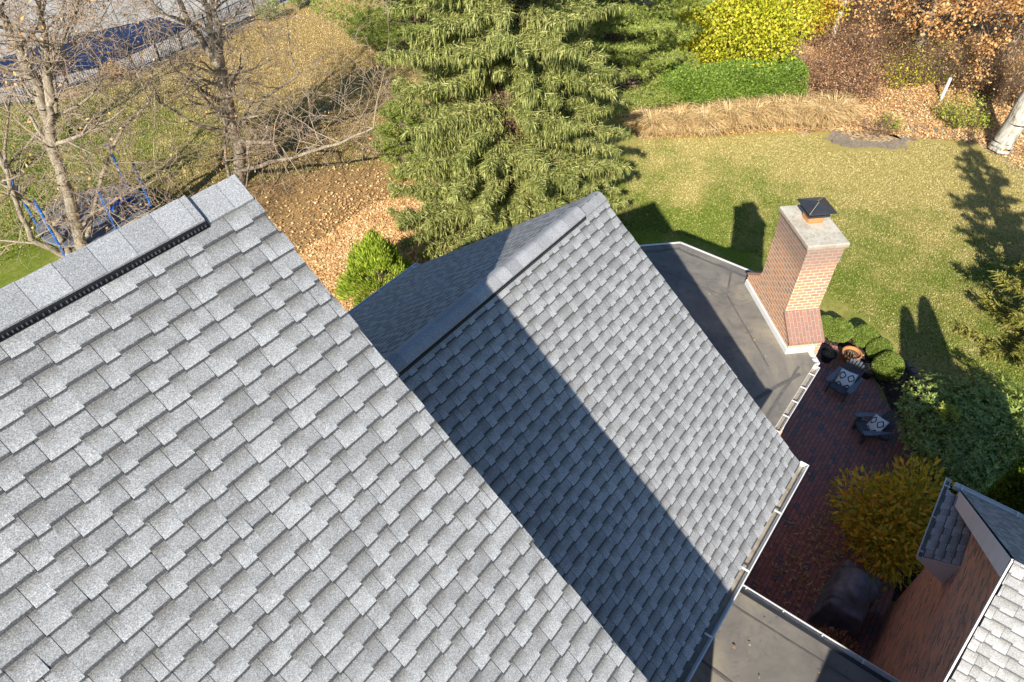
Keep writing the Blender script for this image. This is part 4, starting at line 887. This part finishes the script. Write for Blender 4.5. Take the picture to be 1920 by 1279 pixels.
# clipped boxwood balls
def ball(label, px, py, rad, seed):
    g=G(px,py,rad*1.1); t=thing('boxwood_ball',label,'topiary','clipped boxwood balls beside the patio'); r=np.random.default_rng(seed); n=11000; d=rdir(n,r); wob=1+.035*np.sin(d[:,0]*5+seed)+.03*np.sin(d[:,1]*6)+r.normal(0,.02,n)
    P=g+d*(rad*wob)[:,None]*np.array([1,1,.95]); ok=P[:,2]>.02; V,F=cards(P[ok]-d[ok]*.03,d[ok]+rdir(ok.sum(),r)*.8,d[ok]+rdir(ok.sum(),r)*.7,r.uniform(.03,.065,ok.sum()),.032); mesh_np('foliage',V,F,M['box'],t)
    mb=MB(); mb.lathe([(0,rad*.93),(rad*.5,rad*.78),(rad*.85,rad*.3),(rad*.9,-rad*.1),(rad*.7,-rad*.6),(.05,-rad*.85)],(g[0],g[1],g[2]),18); mb.build('inner_growth',M['box'],t,smooth=True)
ball('boxwood ball mostly hidden by the chimney foot',1549,612,.34,151)
ball('boxwood ball close against the chimney foot, fully in view',1573,619,.40,152)
ball('boxwood ball third from the lawn end of the row',1622,630,.38,153)
ball('boxwood ball second from the lawn end of the row',1650,655,.37,154)
ball('boxwood ball at the lawn end of the row, nearest the dark mulch',1665,687,.43,155)
def pot(label, px, py, r0, h, mat, seed, saucer=False):
    g=G(px,py); t=thing('flower_pot',label,'flower pot','flower pots by the boxwoods',loc=tuple(g)); mb=MB()
    if saucer: m2=MB(); m2.lathe([(0,.012),(r0*1.12,.012),(r0*1.18,.05),(r0*1.24,.05),(r0*1.16,.0)],(0,0,0),28); m2.build('saucer',mat,t,True)
    mb.lathe([(r0*.62,.015),(r0*.7,h*.3),(r0*.92,h*.82),(r0*.95,h*.83),(r0*1.06,h*.84),(r0*1.08,h),(r0*.96,h),(r0*.93,h*.86),(r0*.86,h*.7)],(0,0,0),28); mb.build('bowl',mat,t,True)
    s=MB(); s.lathe([(0,h*.80),(r0*.5,h*.79),(r0*.91,h*.77)],(0,0,0),20); s.build('soil',M['soil'],t)
    rr=np.random.default_rng(seed); n=26; a=rr.uniform(0,2*PI,n); q=rr.uniform(0,r0*.5,n); P=np.column_stack([q*np.cos(a),q*np.sin(a),np.full(n,h*.8)]); V,F=cards(P,rdir(n,rr)+Z*.6,rdir(n,rr),rr.uniform(.05,.13,n),.02); mesh_np('dead_stems',V,F,M['fallen_pale'],t)
pot('dark pot right below the chimney foot',1548,676,.23,.36,M['blackpot'],161)
pot('terracotta pot on a saucer between the two dark pots',1590,678,.27,.40,M['terracotta'],162,True)
pot('dark pot behind the upper black garden chair',1623,706,.23,.34,M['blackpot'],163)
g=G(1577,690); mb=MB(); mb.lathe([(0,.01),(.17,.01),(.2,.045),(.215,.045),(.19,.0)],tuple(g),26); tag(mb.build('saucer',M['terracotta'],smooth=True),'empty terracotta saucer on the pavers beside the terracotta pot','saucer')
# rhododendron-like dark shrub; the tip's sunlight is put into its lime colour
c=G(1800,862); t=thing('evergreen_shrub','big dark glossy shrub right of the patio with one sunlit tip','shrub'); c=np.array([16.2,-3.0,0])
def rosettes(parent,c,rad,n,seed,mat,leaf=.10,lump=9,k=7,name='foliage'):
    r=np.random.default_rng(seed); lc=rdir(lump,r)*r.uniform(.3,.65,(lump,1)); lr=r.uniform(.3,.52,lump); lc=np.vstack([lc,[[0,0,0]]]); lr=np.append(lr,.66); i=r.choice(lump+1,n,p=lr**2/sum(lr**2)); d=rdir(n,r); d[:,2]=np.abs(d[:,2])*.9+d[:,2]*.1
    p=lc[i]+d*(lr[i]*r.normal(1,.09,n))[:,None]; P=np.array(c)+p*np.array(rad); ok=P[:,2]>.05; P=P[ok]; d=unit(d[ok]+Z*.5); n=len(P)
    Q=np.repeat(P,k,0); dd=np.repeat(d,k,0); side=unit(np.cross(dd,rdir(n*k,r))); D=unit(side+dd*r.uniform(.0,.7,(n*k,1))); V,F=cards(Q,D,dd,leaf*r.uniform(.7,1.2,n*k),leaf*.34,.1); mesh_np(name,V,F,mat,parent)
rosettes(t,(c[0],c[1],.95),(2.45,1.95,1.4),8200,171,M['rhodo'],.125,20,6)
mb=MB(); rs=random.Random(5)
for i in range(14):
    a=rs.uniform(0,6.28); e=(c[0]+1.5*math.cos(a)*rs.random(),c[1]+1.2*math.sin(a)*rs.random(),rs.uniform(.8,1.7)); mb.tube([(c[0]+rs.gauss(0,.2),c[1]+rs.gauss(0,.2),0),((c[0]+e[0])/2,(c[1]+e[1])/2,e[2]*.6),e],[.03,.02,.01],5)
g=G(1778,772,1.9); rosettes(t,(g[0],g[1],1.85),(.34,.3,.3),90,172,M['lime'],.10,4,8,'sun_tinted_leaves'); mb.tube([(c[0]+.4,c[1]+.4,.4),(g[0]-.3,g[1]-.3,1.2),(g[0],g[1],1.9)],[.025,.016,.008],5); mb.build('stem',M['bark'],t)
# golden magnolia-like bush
t=thing('leafy_bush','large yellow, orange and green leaved bush between patio and brick wing','bush'); c=np.array([12.3,-1.9,0])
bush((c[0],c[1],1.1),(1.8,1.25,1.35),8200,.17,M['autumn'],'foliage',t,lumps=15,seed=181,asp=.36,out=.8,shell=.35,droop=.2)
g=G(1585,1195); t=thing('leafy_bush','small dull red and green bush between the covered grill and the foreground gutter','bush'); bush((8.75,-1.75,.65),(.6,.55,.6),1300,.10,M['rust'],'foliage',t,lumps=5,seed=182,asp=.5)
bush_c=G(1555,1160)
# edging stones round the mulch
pts=[(19.15,-.75),(18.8,-1.1),(18.45,-1.45),(18.1,-1.8)]
proto=None; k=0; rs=random.Random(9)
names=['far','next to far','middle','fourth','fifth','nearest']
for i in range(len(pts)-1):
    a=np.array(pts[i]);b=np.array(pts[i+1]); L=np.linalg.norm(b-a); m=2
    for j in range(m):
        p=a+(b-a)*(j+.5)/m; mb=MB(); mb.box((0,0,.05),(L/m*.9,.2,.13),taper=.88); o=mb.build('edging_stone',M['stone'],bevel=.02); o.location=(p[0],p[1],0); o.rotation_euler=(0,0,math.atan2(b[1]-a[1],b[0]-a[0])+rs.gauss(0,.06))
        tag(o,'rough brown edging stone between the dark mulch bed and the lawn','edging stone','edging stones round the mulch bed')

# ================================================================ GARDEN CHAIRS (front faces local -Y)
def chair(label, loc, rz):
    t=thing('garden_chair',label,'chair','black slatted garden chairs on the patio',loc,rz); Mt=M['slatepaint']
    def prt(nm,fn,mat=Mt,bev=.005): mb=MB(); fn(mb); return mb.build(nm,mat,t,bevel=bev)
    def rot(th): c,s=math.cos(th),math.sin(th); return (np.array([1,0,0.]),np.array([0,c,s]),np.array([0,-s,c]))
    A=rot(-.17)       # seat: front (-y) high, back low
    def seat(mb):
        for i in range(6): y=-.30+i*.088; mb.box((0,y,.372+(-.30-y)*.17),(.52,.078,.02),A)
        mb.box((0,-.352,.358),(.52,.055,.02),rot(.5)); mb.box((0,-.375,.315),(.52,.02,.075))
    prt('seat',seat)
    for sx in (-1,1):
        def leg(mb): mb.box((sx*.275,-.30,.26),(.03,.12,.52))
        prt('leg',leg)
        def rail(mb): mb.box((sx*.25,.02,.27),(.028,.86,.10),rot(-.30))
        prt('rear_leg',rail)
        def arm(mb):
            y0=[(-.44,.055),(-.40,.075),(-.25,.082),(.0,.062),(.22,.042),(.36,.035)]; xc=sx*.325
            P=[(xc+sx*w*1.1 if sx>0 else xc-w*1.1*1,y) for y,w in y0]; 
            out=[(xc+w,y) for y,w in y0]+[(xc-w,y) for y,w in y0[::-1]]; mb.prism(out if True else out[::-1],.535,.557)
        prt('arm',arm,M['greypaint'],.004)
    bk=rot(.0); th=R(28); up_=np.array([0,math.sin(th),math.cos(th)]); nrm=np.array([0,math.cos(th),-math.sin(th)])
    def back(mb):
        for i in range(-3,4):
            l=.80-.022*i*i*.9; fan=i*.028; dv=unit(up_+np.array([fan*1.1,0,0])); sx_=unit(np.cross(nrm,dv)); b=np.array([i*.068,.14,.26])
            mb.box(b+dv*l/2,(.064,.018,l),(sx_,nrm,dv)); 
            mb.box(b+dv*(l+.012),(.04,.018,.03),(sx_,nrm,dv))
    prt('backrest',back)
    def cr(mb): mb.box((0,.36,.52),(.62,.03,.06)); mb.box(np.array([0,.2,.26])+up_*.12+nrm*.02,(.46,.025,.06),(np.array([1,0,0.]),nrm,up_))
    prt('back_support',cr)
    return t
def pillow(label, loc, rot_, sz=.50):
    mb=MB(); n=12; g={}
    def h(u,v): return .075*(1-abs(u)**2.6)**.55*(1-abs(v)**2.6)**.55
    def pt(i,j,s):
        u=-1+2*i/n; v=-1+2*j/n; k=1-.07*(1-abs(u)**2)*(abs(v)>.99)-.0; x=u*(1-.06*(1-v*v)*0-.05*(1-abs(v))*abs(u)**6); y=v*(1-.05*(1-abs(u))*abs(v)**6); return (x*sz/2,y*sz/2,s*h(u,v))
    for s in (1,-1):
        for i in range(n):
            for j in range(n):
                q=[(i,j),(i+1,j),(i+1,j+1),(i,j+1)]; q=q if s>0 else q[::-1]; mb.face([pt(a,b,s) for a,b in q],[(a/n,b/n) for a,b in q])
    o=mb.build('pillow',M['pillow'],None,smooth=True,weld=True); o.location=loc; o.rotation_euler=rot_; return tag(o,label,'pillow','black and white patterned pillows')
def face_rot(d): return math.atan2(d[1],d[0])+PI/2      # local -Y points along d
d1=unit(G(1553,742)-G(1600,694)); p1=(G(1580,722,.3)); rz1=face_rot(d1)
chair('dark slatted garden chair beside the terracotta pot, nearest the boxwoods',(p1[0],p1[1],.02),rz1)
d2=unit(G(1600,800)-G(1660,800)); p2=(G(1634,806,.3)); rz2=face_rot(d2)
chair('dark slatted garden chair beside the dark glossy shrub',(p2[0],p2[1],.02),rz2)
from mathutils import Matrix
def put_pillow(label,p,rz,spin):
    l=Matrix.Rotation(rz,4,'Z')@Vector((0,.06,.50)); e=(Matrix.Rotation(rz,3,'Z')@Matrix.Rotation(R(48),3,'X')@Matrix.Rotation(spin,3,'Z')).to_euler()
    pillow(label,(p[0]+l.x,p[1]+l.y,.02+l.z),e)
put_pillow('black and white patterned pillow on the chair nearest the boxwoods',p1,rz1,.12)
put_pillow('black and white patterned pillow on the chair beside the glossy shrub',p2,rz2,.45)

# ================================================================ COVERED GRILL
t=thing('covered_grill','bulky grill under a black fabric cover beside the brick wing','grill'); g=np.array([10.15,-1.78,0]); mb=MB()
pr=[(-.46,0),(-.42,.55),(-.40,.92),(-.30,1.0),(-.20,1.22),(.0,1.34),(.18,1.26),(.32,1.04),(.40,.94),(.43,.5),(.48,0)]
xs=[-.66,-.65,-.60,-.44,-.34,-.2,0,.2,.34,.44,.60,.65,.66]; hs=[.0,.80,.86,.90,1.02,1.05,1.06,1.05,1.0,.88,.84,.78,.0]; rs=random.Random(3); grid=[]
for x,hx in zip(xs,hs):
    top=.93 if hx<.95 else 1.2; row=[]
    for y,z in pr:
        zz=min(z,hx*1.16) if hx<.95 else z; fl_=1+.07*(1-zz/1.2)
        row.append(np.array([g[0]+x*fl_+rs.gauss(0,.012),g[1]+y*fl_+rs.gauss(0,.014)*(1 if z<.9 else .4),max(0,zz+rs.gauss(0,.008)*(z>0))+.02]))
    grid.append(row)
for i in range(len(xs)-1):
    for j in range(len(pr)-1): mb.face([grid[i][j],grid[i][j+1],grid[i+1][j+1],grid[i+1][j]])
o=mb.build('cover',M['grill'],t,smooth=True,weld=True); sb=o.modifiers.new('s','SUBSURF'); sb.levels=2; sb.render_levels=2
for xi in (3,9):
    pm=MB(); pm.tube([p+np.array([0,0,.035]) for p in grid[xi][1:-1]],.012,6); pm.build('piping',M['greypaint'],t,True)
dm=o.modifiers.new('d','DISPLACE'); tx=bpy.data.textures.new('folds','CLOUDS'); tx.noise_scale=.28; dm.texture=tx; dm.strength=.13; dm.mid_level=.5

# ================================================================ TRAMPOLINE
tc=G(178,405,.85); t=thing('trampoline','round trampoline with blue padded net poles behind the leafless maple','trampoline')
mb=MB(); mb.lathe([(0,.86),(1.55,.87)],(tc[0],tc[1],0),40); mb.build('mat',M['trampmat'],t)
mb=MB(); mb.lathe([(1.56,.90),(1.62,.93),(1.9,.93),(1.94,.90),(1.92,.86)],(tc[0],tc[1],0),40); mb.build('pad',M['trampmat'],t)
for k in range(6):
    a=R(k*60+25); x,y=tc[0]+1.95*math.cos(a),tc[1]+1.95*math.sin(a); mb=MB(); mb.tube([(x,y,.15),(x+.02,y,1.5),(x+.03,y,2.75)],[.045]*3,9); mb.build('pole',M['bluefoam'],t)
    mb=MB(); mb.tube([(x,y,.0),(x,y,.86)],[.025]*2,7); mb.build('leg',M['iron'],t)
def drape(label,c,sz,seed):
    r=np.random.default_rng(seed); n=14; mb=MB(); H_={}
    for i in range(n+1):
        for j in range(n+1): H_[i,j]=(c[0]+(i/n-.5)*sz[0]+r.normal(0,.02),c[1]+(j/n-.5)*sz[1]+r.normal(0,.02),c[2]+.18*math.sin(i*1.1+seed)*math.cos(j*.9)+r.normal(0,.03)-1.*(max(0,j/n-.5)))
    for i in range(n):
        for j in range(n): mb.face([H_[i,j],H_[i+1,j],H_[i+1,j+1],H_[i,j+1]])
    o=mb.build('blue_cloth',M['bluetarp'],smooth=True,weld=True); tag(o,label,'cloth')
gq=G(213,375,1.1); drape('crumpled bright blue cloth hanging over the trampoline rim',gq,(.8,1.),4)

# ================================================================ POOL FENCE
FL=[G(-420,262),G(-60,205),G(60,196),G(133,167),G(255,135),G(345,97),G(480,30),G(590,-25),G(700,-90)]
t=thing('metal_fence','black iron picket fence along the pool deck','fence'); pk=MB(); rl=[MB(),MB()]
posts=[]
for a,b in zip(FL[:-1],FL[1:]):
    L=np.linalg.norm(b-a); d=(b-a)/L; m=max(1,round(L/1.9))
    for i in range(m): posts.append(a+d*L*i/m)
    n=int(L/.115)
    for i in range(n): q=a+d*(i+.5)*L/n; pk.box(q+Z*.63,(.018,.018,1.12))
    for j,z in enumerate((.16,1.15)): rl[j].box((a+b)/2+Z*z,(L,.03,.035),(d,np.cross(Z,d),Z))
o=pk.build('picket',M['iron'],t); o['kind']='stuff'
for r_ in rl: r_.build('rail',M['iron'],t)
for p in posts: mb=MB(); mb.box(p+Z*.65,(.06,.06,1.32)); mb.box(p+Z*1.33,(.085,.085,.04)); mb.build('post',M['iron'],t)
for px,py,lb,mt,s in ((222,148,'tan dry shrub against the middle of the pool fence','fallen_pale',.8),(505,38,'green shrub inside the pool fence near the top edge','rhodo',1.),(560,18,'second green shrub inside the pool fence at the top edge','rhodo',1.)):
    c=G(px,py); t=thing('shrub',lb,'shrub','shrubs along the pool fence'); bush((c[0],c[1],.6*s),(.9*s,.9*s,.7*s),2200,.08,M[mt],'foliage',t,lumps=6,seed=int(px))

# ================================================================ FALLEN LEAVES
def poly_pts(poly,n,r,dens=None):
    P=np.array([G(*p)[:2] for p in poly]); lo=P.min(0);hi=P.max(0); out=[]; k=0
    while k<n:
        q=r.uniform(lo,hi,(n*2,2)); ins=np.zeros(len(q),bool)
        for i in range(len(P)):
            a,b=P[i],P[(i+1)%len(P)]; c=((a[1]>q[:,1])!=(b[1]>q[:,1]))&(q[:,0]<(b[0]-a[0])*(q[:,1]-a[1])/(b[1]-a[1]+1e-12)+a[0]); ins^=c
        q=q[ins]; out.append(q); k+=len(q)
    return np.concatenate(out)[:n]
r=np.random.default_rng(201)
def blob(px,py,s,n,fn=None):
    c=G(px,py)[:2]; return c+r.normal(0,1,(n,2))*np.array(s)
parts=[]
core=[(540,560),(560,480),(640,425),(700,385),(770,365),(840,430),(910,465),(900,520),(700,640),(590,640)]
parts.append(scatter_leaves(90000,lambda n:poly_pts(core,n,r),.085,r,.6,.0))
parts.append(scatter_leaves(9000,lambda n:np.vstack([blob(700,450,(2.0,2.4),n-n//2),blob(800,400,(1.6,1.6),n//2)]),.10,r,.5))
parts.append(scatter_leaves(5000,lambda n:blob(880,440,(2.2,1.6),n),.10,r,.5))
V,F=cat(parts); tag(mesh_np('fallen_leaves',V,F,M['fallen']),'thick drift of copper fallen leaves behind the lower roof','fallen leaves',kind='stuff')
parts=[scatter_leaves(20000,lambda n:poly_pts([(0,500),(0,180),(330,120),(640,0),(780,0),(790,260),(700,350),(460,360)],n,r),.05,r,.45,.0),
 scatter_leaves(5200,lambda n:poly_pts([(1180,480),(1200,262),(1560,250),(1920,300),(1920,760),(1700,740),(1560,560),(1430,400)],n,r),.042,r,.4,.0),
 scatter_leaves(3500,lambda n:poly_pts([(450,180),(640,10),(700,10),(760,230),(690,330),(560,360)],n,r),.055,r,.5,.0),
 scatter_leaves(5500,lambda n:poly_pts([(470,360),(560,300),(690,250),(790,300),(800,400),(700,400),(560,520),(520,470)],n,r),.05,r,.6,.0)]
V,F=cat(parts); tag(mesh_np('fallen_leaves',V,F,M['fallen_pale']),'scattered tan leaves over the lawn','fallen leaves',kind='stuff')
V,F=scatter_leaves(80000,lambda n:poly_pts([(1200,262),(1560,245),(1840,270),(1920,320),(1920,-20),(1500,-10),(1520,160)],n,r),.095,r,.6,.0); tag(mesh_np('fallen_leaves',V,F,M['fallen']),'tan and rust leaf litter below the woods','fallen leaves',kind='stuff')
def tufts(poly,n,h,r):
    p=poly_pts(poly,n,r); D=unit(np.column_stack([r.normal(0,.6,n),r.normal(0,.6,n),np.ones(n)])); L=h*r.uniform(.5,1.3,n); V,F=cards(np.column_stack([p,np.full(n,-.005)]),D,rdir(n,r),L,L*.55,.0,.5); return V,F
def mk_turf():
    m=NT('turf_blades'); g=m.n('NewGeometry'); f=g.outputs['Random Per Island']; k,left=dryness(m,m.coord())
    gr=m.ramp(f,[(.05,(.07,.12,.012)),(.45,(.17,.205,.035)),(.8,(.27,.29,.07)),(.97,(.42,.38,.14))]); tn=m.ramp(f,[(.05,(.20,.18,.04)),(.45,(.42,.35,.13)),(.8,(.56,.46,.20)),(.97,(.66,.54,.28))]); rs=m.ramp(f,[(.05,(.22,.17,.05)),(.45,(.44,.29,.12)),(.8,(.60,.44,.20)),(.97,(.74,.52,.28))])
    m.col(m.mix(k,gr,m.mix(m.math('MULTIPLY',left,.75),tn,rs))); m.rough(.9); return m.m
M['turf']=mk_turf()
V,F=tufts([(1150,430),(1200,262),(1540,252),(1550,284),(1700,284),(1720,262),(1920,300),(1920,900),(1735,770),(1712,700),(1672,635),(1610,588),(1560,555),(1420,480),(1270,440)],150000,.055,r); tag(mesh_np('grass',V,F,M['turf']),'short turf of the lawn behind the chimney','grass',kind='stuff')
V,F=tufts([(0,480),(0,205),(130,185),(345,112),(590,0),(660,0),(780,120),(790,300),(560,330),(460,345)],90000,.075,r); tag(mesh_np('grass',V,F,M['turf']),'rough turf between the house and the pool fence','grass',kind='stuff')
def pat_leaves(n):
    a=r.normal(0,1,(n,2))*np.array([.9,.5])+np.array([10.9,-.95]); b=r.normal(0,1,(n//4,2))*np.array([1.9,.5])+np.array([9.6,-.5]); q=np.vstack([a[:n-len(b)],b]); return q
V,F=scatter_leaves(650,pat_leaves,.125,r,.35,.01,(.28,.42)); F_=V.copy(); tag(mesh_np('fallen_leaves',V,F,M['fallen_pale']),'long yellow leaves dropped on the shaded patio','fallen leaves',kind='stuff')
V,F=scatter_leaves(500,lambda n:np.column_stack([r.uniform(16.5,20.3,n),r.normal(1,1.4,n)]),.06,r,.35,.02); tag(mesh_np('fallen_leaves',V,F,M['fallen_pale']),'small bits of leaf in the mulch round the boxwoods','fallen leaves',kind='stuff')
for nm in [o for o in bpy.data.objects if o.type=='MESH' and o.parent is not None]: pass

V,F=scatter_leaves(26,lambda n:np.vstack([np.column_stack([r.uniform(8.6,12.6,n-8),r.uniform(1.3,5.,n-8)]),np.column_stack([r.uniform(4.8,6.,8),r.uniform(-2.,.2,8)])]),.05,r,.3,5.09); tag(mesh_np('fallen_leaves',V,F,M['fallen_pale']),'few pale leaf bits blown on the flat roofs','fallen leaves',kind='stuff')
V,F=scatter_leaves(46,lambda n:np.vstack([np.column_stack([r.uniform(3,7.1,n-14),r.uniform(.16,.22,n-14)]),np.column_stack([r.uniform(8.6,11.7,14),r.uniform(.92,.99,14)])]),.028,r,.4,0.0)
V[:4*32,2]+=zg-.115; V[4*32:,2]+=ZF-.09; tag(mesh_np('fallen_leaves',V,F,M['fallen_pale']),'dry leaf bits lying in the white gutters','fallen leaves',kind='stuff')
